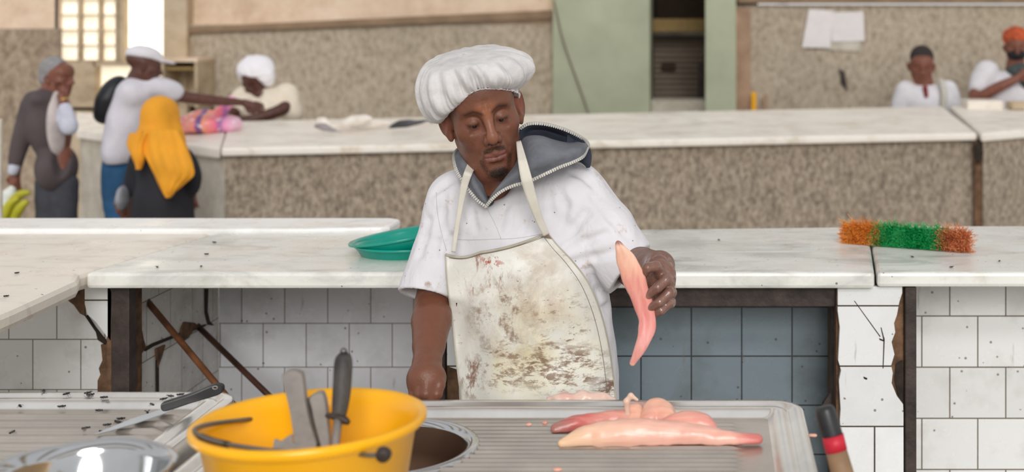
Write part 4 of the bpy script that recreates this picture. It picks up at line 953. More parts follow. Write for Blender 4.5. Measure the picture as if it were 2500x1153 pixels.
# raycast helper: pixel -> point on a mesh seen from the camera side
def bvh(o):
    off = wloc(o) if o.parent is None else wloc(o.parent)+o.location
    V = [v.co+off for v in o.data.vertices]; return BVHTree.FromPolygons(V, [tuple(p.vertices) for p in o.data.polygons])
CAMP = Vector((0, 0, H))
def hit(tr, x, y, lift=.002, far=None):
    d = (P(x, y, 3)-CAMP).normalized(); h = tr.ray_cast(CAMP, d)
    if h[0] is None: return P(x, y, far) if far else None
    return h[0]-d*lift
ct0 = blob('draft', coat, .006, M['coat'], None, coat_f); T0 = bvh(ct0)
bpy.data.objects.remove(ct0, do_unlink=True)
def crs(px, dep=.006, k=.016, r=.005):
    pts = []
    for x, y in px:
        h = hit(T0, x, y, -r+dep)
        if h is not None: pts.append(h-Vector((0, .0005, 0)))
    return Ch(pts, [r]*len(pts), k, None, 's') if len(pts) > 1 else []
for px in ([(1352, 590), (1372, 545), (1378, 500), (1366, 465)], [(1360, 600), (1400, 560), (1430, 520)], [(1372, 620), (1430, 590), (1480, 570)], [(1400, 640), (1450, 630), (1505, 612)],
           [(1340, 470), (1345, 520), (1342, 570)], [(1318, 470), (1318, 520), (1330, 560)], [(1450, 480), (1490, 530), (1530, 575)], [(1085, 560), (1075, 520), (1082, 480)], [(1100, 580), (1098, 600), (1095, 630)],
           [(1070, 540), (1062, 590), (1062, 630)], [(1045, 540), (1035, 580), (1025, 620)], [(1130, 540), (1118, 500), (1122, 470)], [(1160, 560), (1150, 520), (1150, 490)], [(1240, 560), (1250, 520), (1262, 490)],
           [(1270, 570), (1285, 520), (1290, 480)], [(1420, 700), (1440, 740), (1448, 790)], [(1440, 660), (1462, 710), (1470, 770)], [(1060, 470), (1080, 452), (1100, 440)], [(1400, 420), (1440, 440), (1470, 480)]):
    coat += crs(px)
coat_o = blob('coat', coat, .0034, M['coat'], man, coat_f, None, 1)
TC = bvh(coat_o)
# trousers and boots below the coat
M['trouser'] = simple('dark_trousers', C(60, 62, 70), .85)
tr = []
for x in (1235, 1395):
    b = P(x, 1010, 2.88); tr += [Cp(b, Vector((b.x, 2.87, .45)), .095, .070, k=.03), Cp(Vector((b.x, 2.87, .45)), Vector((b.x, 2.89, .10)), .070, .060, k=.02)]
blob('trousers', tr, .008, M['trouser'], man)
for x in (1235, 1395):
    b = P(x, 1010, 2.88); blob('boot', [Cp((b.x, 2.90, .055), (b.x, 2.76, .04), .05, .038, k=.03), Cp((b.x, 2.89, .05), (b.x, 2.89, .2), .05, .056, k=.03), Hs((0, 0, -1), (0, 0, 0), op='i', k=.004)], .007, M['iron'], man)
# apron: a thin shell over the front of coat
am = NB('stained_apron'); ab = am.noise(4, 4, .6); acol = am.ramp(ab, (.3, C(198, 198, 190)), (.7, C(226, 225, 218)))
yel = am.noise(9, 5, .65); m1 = am.sph(P(1300, 850, 2.74), (.19, .3, .17)); acol = am.mix(am.math('MULTIPLY', am.math('MULTIPLY', am.step(yel, .40, .62), m1), .85), acol, C(222, 212, 168))
def dirt(c, r, sc, a, b, amt, colr, st=(1, 1, 1), rot=0):
    global acol
    n = am.noise(sc, 8, .72, am.scale(st, rot=(0, rot, 0)), .25); f = am.math('MULTIPLY', am.step(n, a, b), am.math('MINIMUM', am.math('MULTIPLY', am.sph(c, r), 2.2), 1)); acol = am.mix(am.math('MULTIPLY', f, amt), acol, colr)
D_ = 2.74
dirt(P(1260, 720, D_), (.17, .4, .17), 9, .44, .62, .6, C(172, 152, 130))
dirt(P(1225, 770, D_), (.09, .4, .10), 26, .50, .60, .75, C(122, 88, 62))
dirt(P(1370, 800, D_), (.08, .4, .10), 26, .53, .62, .7, C(122, 88, 62), (1, 1, 2.5), .4)
dirt(P(1370, 900, D_), (.13, .4, .065), 30, .47, .56, .85, C(112, 78, 50), (1, 1, 2.6), .15)
dirt(P(1235, 890, D_), (.08, .4, .07), 30, .50, .58, .75, C(124, 90, 62), (1, 1, 2), -.4)
dirt(P(1150, 930, D_), (.035, .4, .06), 30, .48, .58, .85, C(118, 74, 50), (2, 1, 1))
dirt(P(1180, 660, D_), (.07, .4, .10), 24, .54, .62, .8, C(150, 104, 84), (2.4, 1, .8), .2)
dirt(P(1480, 960, D_), (.04, .4, .03), 30, .45, .56, .9, C(100, 64, 44), (1, 1, 2), -.5)
dirt(P(1300, 820, D_), (.25, .4, .22), 60, .62, .66, .8, C(110, 72, 48), (1, 1, 1.8), .3)
rd = am.step(am.noise(45, 4, .7), .60, .64); acol = am.mix(am.math('MULTIPLY', rd, am.sph(P(1195, 640, D_), (.05, .3, .05))), acol, C(170, 60, 48))
am.bump(am.noise(6, 4, .6, am.scale((1, 1, .5)), 1.0), .5, .012)
M['apron'] = am.done(acol, .42, spec=.45)
left = cr_pts([(1088, 622, 0), (1091, 680, 0), (1100, 760, 0), (1110, 850, 0), (1120, 930, 0), (1127, 985, 0), (1135, 1080, 0), (1140, 1300, 0)], 12)[:, :2]
right = cr_pts([(1338, 570, 0), (1362, 600, 0), (1398, 638, 0), (1436, 690, 0), (1466, 760, 0), (1486, 840, 0), (1499, 930, 0), (1503, 985, 0), (1506, 1080, 0), (1510, 1300, 0)], 9)[:, :2]
nr = 90; nc = 60
left = np.stack([np.interp(np.linspace(0, len(left)-1, nr), np.arange(len(left)), left[:, i]) for i in (0, 1)], 1)
right = np.stack([np.interp(np.linspace(0, len(right)-1, nr), np.arange(len(right)), right[:, i]) for i in (0, 1)], 1)
A = np.zeros((nr, nc, 3))
for i in range(nr):
    lf = left[i]; rt = right[i]; row = []
    for j in range(nc):
        t = j/(nc-1); sag = 14*math.sin(math.pi*t)*(1-i/nr)**4+8*math.sin(math.pi*min(1, t*3))*(1-i/nr)**6
        x = lf[0]+(rt[0]-lf[0])*t; y = lf[1]+(rt[1]-lf[1])*t+sag
        h = hit(TC, x, min(y, 1090), .0); row.append([x, y, h.y if h is not None else np.nan])
    row = np.array(row); ok = ~np.isnan(row[:, 2])
    row[:, 2] = np.interp(np.arange(nc), np.arange(nc)[ok], row[ok, 2]); A[i] = row
Dp = A[:, :, 2].copy()
bib = np.minimum.accumulate(Dp*1.0, axis=0)                # cloth hangs straight below the fullest point
Dp = .25*Dp+.75*bib
for _ in range(24):
    q = np.pad(Dp, 1, mode='edge'); Dp = np.minimum(Dp, (q[:-2, 1:-1]+q[2:, 1:-1]+q[1:-1, :-2]+q[1:-1, 2:])/4+.0002)
for i in range(nr):
    for j in range(nc):
        t = j/(nc-1); s_ = i/(nr-1)
        fl = .004*math.sin(9*t+2*s_+.6)*s_+.003*math.sin(17*t-4*s_)*s_+.002*math.sin(25*s_+6*t)
        dd = Dp[i, j]-.007-fl-(.010*math.sin(math.pi*min(1, t*4))*(1-s_)**10)
        pt = P(A[i, j, 0], A[i, j, 1], dd); A[i, j] = tuple(pt)
ap = grid('apron', A, M['apron'], man, .0022)
TA = bvh(ap)
# edge binding and stitching of the apron
M['bind'] = simple('apron_binding', C(176, 170, 154), .7); M['seam'] = simple('seam_thread', C(120, 110, 96), .8); M['coatseam'] = simple('coat_seam', C(192, 190, 192), .8)
def edge(name, pts, r, m, par, dy=-.001): return tube(name, [Vector(p)+Vector((0, dy, 0)) for p in pts], r, m, par, 6, 1, spline=False)
edge('top_binding', A[0, :], .0032, M['bind'], ap); edge('side_binding', A[:, -1], .0016, M['bind'], ap); edge('side_binding', A[:, 0], .0014, M['bind'], ap)
edge('stitching', A[2, 2:-2], .0006, M['seam'], ap, -.0016); edge('stitching', A[3:, -4], .0006, M['seam'], ap, -.0016)
prism('corner_patch', [Vector(A[0, -1]), Vector(A[0, -6]), Vector(A[5, -1])], (0, -.0035, 0), simple('brown_patch', C(130, 112, 92), .8), ap)
def hitm(x, y, lift, far):
    c = [h for h in (hit(TC, x, y, lift), hit(TA, x, y, lift)) if h is not None]
    return min(c, key=lambda v: v.y) if c else P(x, y, far)
prism('tear', [hit(TA, 1111, 712, .001, 2.74), hit(TA, 1116, 712, .001, 2.74), hit(TA, 1117, 735, .001, 2.74), hit(TA, 1115, 752, .001, 2.74), hit(TA, 1112, 735, .001, 2.74)], (0, .001, 0), simple('tear_brown', C(84, 44, 26), .9), ap)
# coat seams
for px in ([(1187, 506), (1200, 530), (1212, 555), (1223, 583)], [(1112, 584), (1150, 586), (1200, 584), (1260, 582), (1320, 572)], [(1065, 470), (1068, 520), (1078, 570), (1090, 612)]):
    q = [hit(TC, x, y, .0006) for x, y in cr_pts([(a, b, 0) for a, b in px], 6)[:, :2]]; q = [p for p in q if p]; edge('seam', q, .0005, M['coatseam'], coat_o, 0)

# hooded jacket collar
hd = NB('hood_fleece'); hcn = hd.noise(9, 5, .65); hd.bump(hd.noise(120, 3), .3, .002); hd.bump(hd.noise(14, 4, .6, dist=1), .4, .008)
M['hood'] = hd.done(hd.ramp(hcn, (.3, C(80, 83, 90)), (.7, C(116, 119, 126))), .95)
hq = NB('navy_quilting'); M['navy'] = hq.done(hq.ramp(hq.noise(10, 4), (.3, C(26, 30, 42)), (.7, C(48, 54, 70))), .75)
M['zip'] = simple('zipper_tape', C(168, 166, 160), .7); M['teeth'] = simple('zipper_teeth', C(206, 204, 196), .45)
def loft(name, rails, m, par, nu=40, th=.006, bulge=None):
    R = [np.array([np.interp(np.linspace(0, 1, nu), np.linspace(0, 1, len(q)), q[:, i]) for i in range(3)]).T for q in (cr_pts(r, 8) for r in rails)]
    R = np.stack(R, 0); out = []
    for i in range(nu):
        col = cr_pts(R[:, i], 6); out.append(col)
    A = np.array(out)
    if bulge: A = bulge(A)
    return grid(name, A, m, par, th), A
def on(x, y, lift, far=2.8): return hitm(x, y, lift, far)
hood = thing('hood', man.location, None, None); del_ = hood
hood.parent = man; hood.location = (0, 0, 0)
fold_fn = lambda amp, n, ph: (lambda A: A+np.stack([0*A[..., 0], -amp*np.sin(np.linspace(0, 1, A.shape[1])[None, :]*n+ph+3*np.linspace(0, 1, A.shape[0])[:, None])*np.sin(np.linspace(0, math.pi, A.shape[0]))[:, None], 0*A[..., 0]], -1))
# image-left collar
outL = [(1188, 503), (1170, 490), (1152, 470), (1134, 445), (1118, 418), (1110, 392), (1112, 374), (1124, 362)]
dL = [2.735, 2.735, 2.735, 2.745, 2.76, 2.785, 2.82, 2.86]
oL = [P(x, y, d) for (x, y), d in zip(outL, dL)]
mL = [P(x, y, d) for x, y, d in [(1189, 498, 2.728), (1176, 480, 2.722), (1162, 455, 2.722), (1148, 425, 2.73), (1136, 400, 2.75), (1130, 382, 2.78), (1134, 368, 2.82), (1142, 362, 2.86)]]
iL = [P(x, y, d) for x, y, d in [(1190, 494, 2.738), (1182, 470, 2.745), (1174, 445, 2.755), (1164, 420, 2.77), (1156, 398, 2.79), (1152, 384, 2.81), (1156, 372, 2.84), (1160, 366, 2.87)]]
loft('left_collar', [oL, mL, iL], M['hood'], hood, 50, .007, fold_fn(.003, 14, 0))
# image-right collar and hood flap lying on the shoulder
outR = [(1188, 503), (1204, 484), (1226, 466), (1256, 452), (1292, 442), (1330, 425), (1366, 408), (1398, 396), (1424, 382), (1434, 362)]
dR = [2.733, 2.725, 2.72, 2.715, 2.715, 2.715, 2.725, 2.74, 2.76, 2.79]
oR = [P(x, y, d) for (x, y), d in zip(outR, dR)]
m1 = [P(x, y, d) for x, y, d in [(1190, 498, 2.728), (1208, 472, 2.715), (1232, 448, 2.708), (1262, 428, 2.70), (1296, 408, 2.70), (1330, 392, 2.705), (1362, 380, 2.72), (1390, 372, 2.735), (1414, 364, 2.755), (1430, 354, 2.79)]]
m2 = [P(x, y, d) for x, y, d in [(1192, 494, 2.735), (1214, 464, 2.73), (1236, 436, 2.735), (1258, 408, 2.74), (1280, 376, 2.735), (1306, 350, 2.735), (1334, 348, 2.75), (1362, 354, 2.765), (1392, 358, 2.785), (1420, 352, 2.81)]]
i3 = [P(x, y, d) for x, y, d in [(1194, 490, 2.745), (1222, 458, 2.75), (1246, 428, 2.765), (1262, 398, 2.78), (1270, 362, 2.79), (1282, 338, 2.795), (1316, 334, 2.80), (1350, 344, 2.81), (1386, 352, 2.83), (1412, 350, 2.85)]]
loft('right_flap', [oR, m1, m2, i3], M['hood'], hood, 70, .007, fold_fn(.004, 12, 1.2))
# navy inside and far rim of the hood
rimF = [P(x, y, d) for x, y, d in [(1268, 318, 2.86), (1290, 304, 2.87), (1325, 303, 2.88), (1365, 312, 2.88), (1400, 326, 2.875), (1425, 340, 2.86), (1435, 352, 2.83), (1434, 362, 2.79)]]
nb = [P(x, y, d) for x, y, d in [(1266, 340, 2.83), (1290, 326, 2.88), (1325, 322, 2.90), (1362, 332, 2.90), (1392, 344, 2.88), (1412, 352, 2.86), (1424, 360, 2.83), (1428, 366, 2.79)]]
nc_ = [P(x, y, d) for x, y, d in [(1266, 372, 2.80), (1285, 352, 2.83), (1318, 346, 2.85), (1352, 354, 2.86), (1384, 362, 2.85), (1404, 366, 2.84), (1416, 370, 2.82), (1424, 374, 2.79)]]
loft('quilted_lining', [rimF, nb, nc_], M['navy'], hood, 60, .008, lambda A: A+np.stack([0*A[..., 0], -.003*np.abs(np.sin(np.linspace(0, 1, A.shape[1])*9))[None, :]*np.ones(A.shape[:2]), 0*A[..., 0]], -1))
bk1 = [P(x, y, d) for x, y, d in [(1385, 320, 2.885), (1412, 334, 2.885), (1434, 352, 2.87), (1441, 378, 2.85), (1438, 404, 2.84)]]
bk2 = [P(x, y, d) for x, y, d in [(1380, 390, 2.84), (1400, 392, 2.83), (1418, 394, 2.82), (1430, 402, 2.82), (1436, 410, 2.83)]]
loft('hood_back', [bk1, bk2], M['navy'], hood, 30, .008)
loft('hood_back', [[P(1124, 362, 2.86), P(1180, 380, 2.93), P(1240, 360, 2.94), P(1290, 320, 2.92), P(1360, 318, 2.90)], [P(1112, 400, 2.85), P(1180, 430, 2.95), P(1260, 430, 2.97), P(1340, 420, 2.95), P(1420, 400, 2.88)]], M['hood'], hood, 40, .008)
def zipper(pts, nm='zipper'):
    z = tube(nm, pts, .0052, M['zip'], hood, 8, 6, flat=.7)
    q = cr_pts([tuple(p) for p in pts], 30); V = []; Fc = []; L = 0; nxt = 0
    for i in range(1, len(q)):
        L += np.linalg.norm(q[i]-q[i-1])
        if L >= nxt:
            nxt += .0052; t = Vector(q[i]-q[i-1]).normalized(); s = t.cross(Vector((0, 1, 0))).normalized(); c = Vector(q[i])+Vector((0, -.0046, 0)); n = len(V)
            for a in (-1, 1):
                for b in (-1, 1):
                    for d in (-1, 1): V.append(c+t*a*.0013+s*b*.0034+Vector((0, d*.0014, 0)))
            Fc += [tuple(n+k for k in f) for f in [(0, 1, 3, 2), (4, 6, 7, 5), (0, 4, 5, 1), (2, 3, 7, 6), (0, 2, 6, 4), (1, 5, 7, 3)]]
    mk('zipper_teeth', V, Fc, M['teeth'], hood, False)
zipper([p+Vector((0, -.004, 0)) for p in oL]); zipper([p+Vector((0, -.004, 0)) for p in oR]); zipper([p+Vector((0, -.003, .001)) for p in rimF])
# black shirt showing in the V
blob('undershirt', [El(P(1189, 492, 2.757), (.016, .012, .012))], .003, black, man)
# apron straps
def ribbon(name, px, wpx, m, par, lift=.004, ds=None):
    q = cr_pts([(x, y, w) for (x, y), w in zip(px, wpx)], 8); A = []
    for i, (x, y, w_) in enumerate(q):
        a = q[max(i-1, 0)]; b = q[min(i+1, len(q)-1)]; t = np.array([b[0]-a[0], b[1]-a[1]]); t /= np.linalg.norm(t); nrm_ = np.array([-t[1], t[0]])
        row = []
        for k in (-1, -.5, 0, .5, 1):
            xx, yy = x+nrm_[0]*w_*k/2, y+nrm_[1]*w_*k/2; row.append((xx, yy))
        if ds is None: d = min([hitm(a_, b_, lift, 2.74).y for a_, b_ in row])
        else: d = np.interp(i/(len(q)-1), np.linspace(0, 1, len(ds)), ds)
        A.append([tuple(P(a_, b_, d)) for a_, b_ in row])
    A = np.array(A); D = A[:, :, 1]
    return grid(name, A, m, par, .0024)
M['strap'] = simple('cotton_strap', C(212, 208, 196), .85, var=.05)
ribbon('neck_strap', [(1160, 385), (1142, 425), (1132, 460), (1123, 510), (1115, 560), (1107, 616)], [22, 20, 17, 13, 11, 10], M['strap'], ap, ds=[2.80, 2.705, 2.712, 2.722, 2.730, 2.733])
ribbon('neck_strap', [(1266, 345), (1276, 395), (1286, 440), (1300, 490), (1318, 540), (1334, 574)], [12, 22, 27, 24, 19, 16], M['strap'], ap, ds=[2.750, 2.692, 2.682, 2.696, 2.715, 2.73])
tube('neck_cord', [P(1170, 408, 2.752), P(1172, 430, 2.745), P(1176, 455, 2.748), P(1176, 470, 2.75)], .0011, M['iron'], man, 6, 4)

# the strip of fish he holds
sp_ = [(1507, 588, 2.515, .0035), (1512, 602, 2.515, .0095), (1526, 630, 2.52, .0185), (1541, 664, 2.525, .0235), (1556, 704, 2.53, .0215), (1573, 748, 2.535, .019), (1582, 785, 2.53, .0175), (1578, 815, 2.525, .0165), (1564, 850, 2.52, .0115), (1548, 880, 2.52, .0075), (1541, 893, 2.52, .0045)]
pts = cr_pts([tuple(P(x, y, d))+(r,) for x, y, d, r in sp_], 5) if False else None
q4 = np.array([[x, y, d, r] for x, y, d, r in sp_]); N_ = 46; tt = np.linspace(0, len(q4)-1, N_); q4 = np.stack([np.interp(tt, np.arange(len(q4)), q4[:, i]) for i in range(4)], 1)
for _ in range(4): q4[1:-1] = (q4[:-2]+2*q4[1:-1]+q4[2:])/4
V = []; Fc = []; sg_ = 20
for i in range(N_):
    x, y, d, r = q4[i]; a = q4[max(i-1, 0)]; b = q4[min(i+1, N_-1)]; t = (P(b[0], b[1], b[2])-P(a[0], a[1], a[2])).normalized(); s = t.cross(Vector((0, 1, 0))).normalized(); c = P(x, y, d)
    if i in (0, N_-1): r *= .5
    for j in range(sg_):
        an = 2*math.pi*j/sg_; ca, sa = math.cos(an), math.sin(an); V.append(c+s*ca*r*(1+.04*math.sin(i*.9))+Vector((0, 1, 0))*sa*min(.007, r*.6)*(1-.45*math.exp(-((ca+.1)/.18)**2)*(sa < 0)))
for i in range(N_-1):
    for j in range(sg_): Fc.append((i*sg_+j, i*sg_+(j+1) % sg_, (i+1)*sg_+(j+1) % sg_, (i+1)*sg_+j))
Fc += [tuple(range(sg_)), tuple((N_-1)*sg_+j for j in range(sg_))]
Vn = np.array([tuple(v) for v in V]); tz = (Vn[:, 2]-Vn[:, 2].min())/(Vn[:, 2].max()-Vn[:, 2].min()); tz = 1-tz
fs = recalc(mk('fish_strip', V, Fc, M['fish_strip'], None, True, grad([(0, C(110, 56, 48)), (.02, C(120, 64, 54)), (.045, C(240, 196, 170)), (.2, C(240, 184, 156)), (.32, C(226, 146, 132)), (.6, C(216, 118, 114)), (.8, C(226, 146, 142)), (.97, C(214, 130, 124)), (1, C(230, 200, 150))], lambda _: tz)(Vn)))
tag(fs, 'long pink strip of fish hanging from the hand of the man in the apron', 'fish')
# ------------------------------------------------------------------ people and goods at the far counter
class G:
    def __init__(s, D): s.D = D; s.s = F/D
    def p(s, x, y, dd=0): return P(x, y, s.D)+Vector((0, dd, 0))
    def r(s, px): return px/s.s
    def ch(s, pts, k=.004, op='u', n=4):
        q = cr_pts([tuple(s.p(a[0], a[1], a[3] if len(a) > 3 else 0))+(s.r(a[2]),) for a in pts], n)
        return [Cp(q[i, :3], q[i+1, :3], q[i, 3], q[i+1, 3], k=k, op=op) for i in range(len(q)-1)]
    def el(s, x, y, rx, ry, rd, dd=0, k=.03, rot=None): return El(s.p(x, y, dd), (s.r(rx), rd, s.r(ry)), rot, k=k)
    def hand(s, x, y, dx, dy, dd=0, curl=.02, sc=1.0):
        """palm, four bent fingers of unequal length and a thumb; (dx,dy) points from wrist to finger tips in the picture"""
        l = math.hypot(dx, dy); u = Vector((dx/l, 0, -dy/l)); v = Vector((-u.z, 0, u.x)); c = s.p(x, y, dd); o = []
        o += [Cp(c-u*.03*sc, c+u*.035*sc, .026*sc, .030*sc, k=.012)]
        for i, ln in enumerate((.062, .072, .068, .052)):
            a = c+u*.04*sc+v*(.0195*(i-1.5))*sc; b = a+u*ln*.5*sc+Vector((0, curl*.4, 0)); e_ = a+u*ln*.85*sc+Vector((0, curl*1.6, -.3*curl)); o += Ch([a, b, e_], [.0098*sc, .009*sc, .0078*sc], .002)
        a = c-u*.005*sc-v*.026*sc; o += Ch([a, a-v*.022*sc+u*.025*sc, a-v*.022*sc+u*.055*sc+Vector((0, curl, 0))], [.013*sc, .011*sc, .009*sc], .004)
        return o
def bg_skin(name, c): return simple(name, c, .5, var=.12, sc=30)
SK1, SK2, SK3 = bg_skin('skin_dark_brown', C(92, 56, 46)), bg_skin('skin_brown', C(128, 78, 62)), bg_skin('skin_deep_brown', C(80, 46, 36))
def put_head(g, x, y, yaw, pitch, roll, sc=1.0, dd=0):
    global HM
    keep = HM; HM = Matrix.Translation(g.p(x, y, dd)) @ Euler((math.radians(pitch), math.radians(roll), math.radians(yaw)), 'XYZ').to_matrix().to_4x4() @ Matrix.Scale(sc, 4)
    pr = [q for q in head_prims() if not (q.op == 's' and q.kind == 'c')]; m = HM; HM = keep
    return pr, m
def leg_pr(g, pts_l, pts_r): return g.ch(pts_l)+g.ch(pts_r)
def hm_el(m, c, r, **k): return El(c, r, M=m, **k)
W1 = simple('white_cotton', C(226, 224, 230), .85, var=.05); W2 = simple('cream_cotton', C(226, 216, 198), .85, var=.05)
# --- old man in the dark suit
g = G(6.8); fl = 60+1.7*g.s
t = thing('person', (g.p(135, 0).x, 6.8, 0), 'grey haired man in a dark suit jacket, one hand raised to his chin', 'person')
hd_, hm1 = put_head(g, 140, 186, 82, 6, 0, .86)
pr = hd_+g.ch([(133, 200, 22), (128, 232, 26)], .02)+[g.el(135, 310, 38, 90, .09)]+g.ch([(90, 255, 20), (58, 340, 15), (42, 410, 10)])+g.hand(38, 432, -.1, 1, 0, .02, .85)
pr += g.ch([(150, 255, 16, -.05), (198, 300, 13, -.10), (168, 232, 9, -.08)])+g.hand(170, 226, -.6, -1, -.05, -.02, .6)
pr += g.ch([(130, 380, 30), (125, 470, 28), (125, 640, 20), (125, 800, 14)])+g.ch([(145, 380, 30), (155, 470, 28), (155, 640, 20), (155, 800, 14)])
blob('body', pr, .0065, SK2, t)
GH = simple('grey_hair', C(150, 148, 150), .9, var=.2, sc=60)
blob('hair', [hm_el(hm1, (0, .028, .040), (.080, .086, .082)), hm_el(hm1, (0, .05, -.02), (.066, .062, .055), k=.02), El((0, -.075, -.01), (.09, .075, .12), M=hm1, op='s', k=.01)], .006, GH, t)
SUIT = simple('dark_suit_cloth', C(88, 78, 80), .9, var=.12, sc=8); TRO = simple('charcoal_trousers', C(66, 68, 76), .9)
blob('jacket', [g.el(118, 300, 44, 88, .13), g.el(138, 410, 46, 60, .14), g.el(122, 240, 30, 22, .15, k=.05)]+g.ch([(88, 245, 25, -.02), (60, 335, 19, -.03), (46, 398, 15, -.04)], .02)+[El(g.p(170, 320, -.10), (.045, .09, .24), op='s', k=.02), Hs((0, 0, -1), g.p(0, 468), op='i', k=.01)], .008, SUIT, t, lambda p: .004*wave(p, 14, 3))
blob('shirt', [g.el(150, 300, 20, 84, .11, -.02), Hs((0, 0, -1), g.p(0, 390), op='i', k=.01)]+g.ch([(130, 212, 22), (150, 250, 20)])[:0], .008, simple('pale_shirt', C(206, 196, 194), .85), t)
blob('shirt_sleeve', g.ch([(158, 262, 20, -.04), (192, 306, 19, -.10), (180, 262, 15, -.09)], .01), .007, simple('pale_blue_shirt', C(206, 210, 226), .85), t)
blob('shirt_cuff', g.ch([(47, 396, 13, -.04), (43, 414, 12.5, -.04)]), .006, simple('cuff_white', C(206, 210, 226), .85), t)
blob('trousers', g.ch([(122, 450, 34), (118, 640, 25), (118, fl-14, 18)], .01)+g.ch([(158, 450, 32), (156, 640, 25), (156, fl-14, 18)], .01), .009, TRO, t)
tube('watch', [g.p(174, 240, -.08)+Vector((.020*math.cos(a), .020*math.sin(a), .006*math.cos(a))) for a in np.linspace(0, 6.28, 11)[:-1]], .005, simple('gold_watch', C(220, 190, 110), .3, .8), t, 8, 3, True)
# carrier bag with green bananas in his hand
cbg = thing('carrier_bag', g.p(20, 560, 0), 'thin white carrier bag in the hand of the grey haired man', 'bag')
BG = NB('thin_white_plastic'); M['bagplastic'] = BG.done(C(226, 232, 226), .35)
blob('bag_body', [g.el(18, 505, 27, 36, .09)]+g.ch([(18, 490, 16), (32, 455, 5), (38, 440, 3.5)], .02), .007, M['bagplastic'], cbg, lambda p: .007*wave(p, 30, 5))
BN = simple('green_yellow_banana', C(186, 182, 40), .5, var=.12, sc=18)
for i, (a, lab) in enumerate([([(88, 466, 5), (68, 470, 10), (46, 492, 11), (36, 516, 5)], 'curved green yellow banana, topmost of those in the carrier bag'), ([(92, 486, 6), (76, 498, 12), (62, 522, 12), (58, 548, 5)], 'green yellow banana, lowest of those beside the dark trousers'), ([(80, 476, 5), (62, 488, 9), (50, 512, 10), (46, 534, 5)], 'banana between the topmost and the lowest ones of the bunch')]):
    o = blob('banana', g.ch([(x, y, r, -.07-.04*i) for x, y, r in a]), .005, BN, None, None, None, 2); tag(o, lab, 'banana', 'bananas in the bag of the grey haired man')
# --- man in the white cap with a backpack
g = G(6.9); fl = 60+1.7*g.s
t = thing('person', (g.p(295, 0).x, 6.9, 0), 'man in a white cap leaning over the far counter with his arm stretched out', 'person')
hd_, hm1 = put_head(g, 350, 160, 118, 12, 6, .88)
pr = hd_+g.ch([(345, 180, 22), (335, 205, 26)], .02)+[g.el(310, 300, 34, 90, .09)]+g.ch([(380, 215, 19, .05), (420, 238, 15, .12), (480, 250, 13, .2), (535, 258, 9, .3)])+g.hand(552, 264, 1, .35, .33, .02, .85)
pr += g.ch([(300, 370, 30), (290, 420, 28), (305, 600, 20), (300, 790, 14)])+g.ch([(300, 370, 26), (305, 420, 26, .1), (322, 600, 20, .1), (320, 790, 14, .1)])
blob('body', pr, .0065, SK1, t)
blob('cap', [hm_el(hm1, (0, .008, .058), (.094, .110, .066)), Hs(tuple(-(hm1.to_3x3() @ Vector((0, 0, 1)))), tuple(hm1 @ Vector((0, 0, .040))), op='i', k=.006)]+[El((0, -.112, .046), (.062, .070, .009), M=hm1, k=.02)], .006, W1, t, lambda p: .002*wave(p, 60, 5))
blob('top', [g.el(335, 226, 40, 40, .14, .0), g.el(312, 300, 44, 75, .15, k=.08), g.el(296, 365, 36, 50, .15, k=.08)]+g.ch([(362, 208, 22, .0), (388, 217, 20, .05), (408, 226, 19, .09)], .03)+[Hs((0, 0, -1), g.p(0, 396), op='i', k=.01)], .008, simple('white_knit_top', C(216, 214, 224), .9, var=.05), t, lambda p: .004*wave(p, 16, 9))
blob('jeans', g.ch([(290, 392, 35), (282, 470, 30), (296, 620, 24), (300, fl-14, 19)], .02)+g.ch([(306, 392, 33, .1), (302, 470, 28, .1), (318, 620, 24, .1), (320, fl-14, 19, .1)], .02), .009, simple('blue_jeans', C(38, 84, 124), .85, var=.25, sc=8), t)
bp_o = blob('backpack', [g.el(268, 245, 34, 64, .13, .04, rot=(0, 24, 0))], .008, simple('black_nylon', C(26, 30, 34), .5), None, lambda p: .006*wave(p, 18, 2)); tag(bp_o, 'black backpack on the back of the man in the white cap', 'backpack')
# --- woman in the yellow scarf
g = G(6.4); fl = 60+1.7*g.s
t = thing('person', (g.p(395, 0).x, 6.4, 0), 'woman seen from behind in a long yellow headscarf and black dress', 'person')
hd_, hm1 = put_head(g, 392, 280, 165, 4, 0, .72)
blob('body', hd_+g.ch([(392, 305, 16), (395, 350, 22)], .02)+[g.el(395, 420, 40, 80, .08)]+g.ch([(335, 380, 13), (318, 440, 10), (308, 480, 8)])+g.hand(304, 492, -.2, 1, -.02, .02, .75)+g.ch([(450, 380, 13), (462, 430, 10), (460, 470, 8)])+g.hand(458, 482, 0, 1, .06, .02, .7)+g.ch([(390, 450, 26), (370, 520, 24), (370, fl-10, 12)])+g.ch([(400, 450, 26), (420, 520, 24), (420, fl-10, 12)]), .0065, SK2, t)
blob('dress', [g.el(394, 390, 60, 62, .13), g.el(398, 500, 70, 90, .17, k=.08), g.el(402, 640, 88, 130, .21, k=.08), g.el(405, 780, 98, 120, .23, k=.08)]+g.ch([(345, 378, 20), (326, 430, 17), (322, 466, 15)], .03)+g.ch([(448, 378, 20), (468, 425, 18), (466, 462, 15)], .03)+[Hs((0, 0, -1), (0, 0, .03), op='i', k=.01)], .01, simple('black_dress', C(30, 30, 38), .8), t, lambda p: .006*wave(p*np.array([1, 1, .25]), 22, 5))
SCF = simple('yellow_scarf_cloth', C(240, 166, 40), .8, var=.08, sc=9)
sc_pr = [g.el(390, 277, 40, 44, .115), g.el(394, 325, 44, 40, .12, k=.06), g.el(385, 352, 62, 34, .14, .0, k=.06)]
blob('headscarf', sc_pr+[El(g.p(396, 300, .13), (.07, .05, .12), op='s', k=.02)], .007, SCF, t, lambda p: .004*wave(p*np.array([1, 1, .4]), 30, 7))
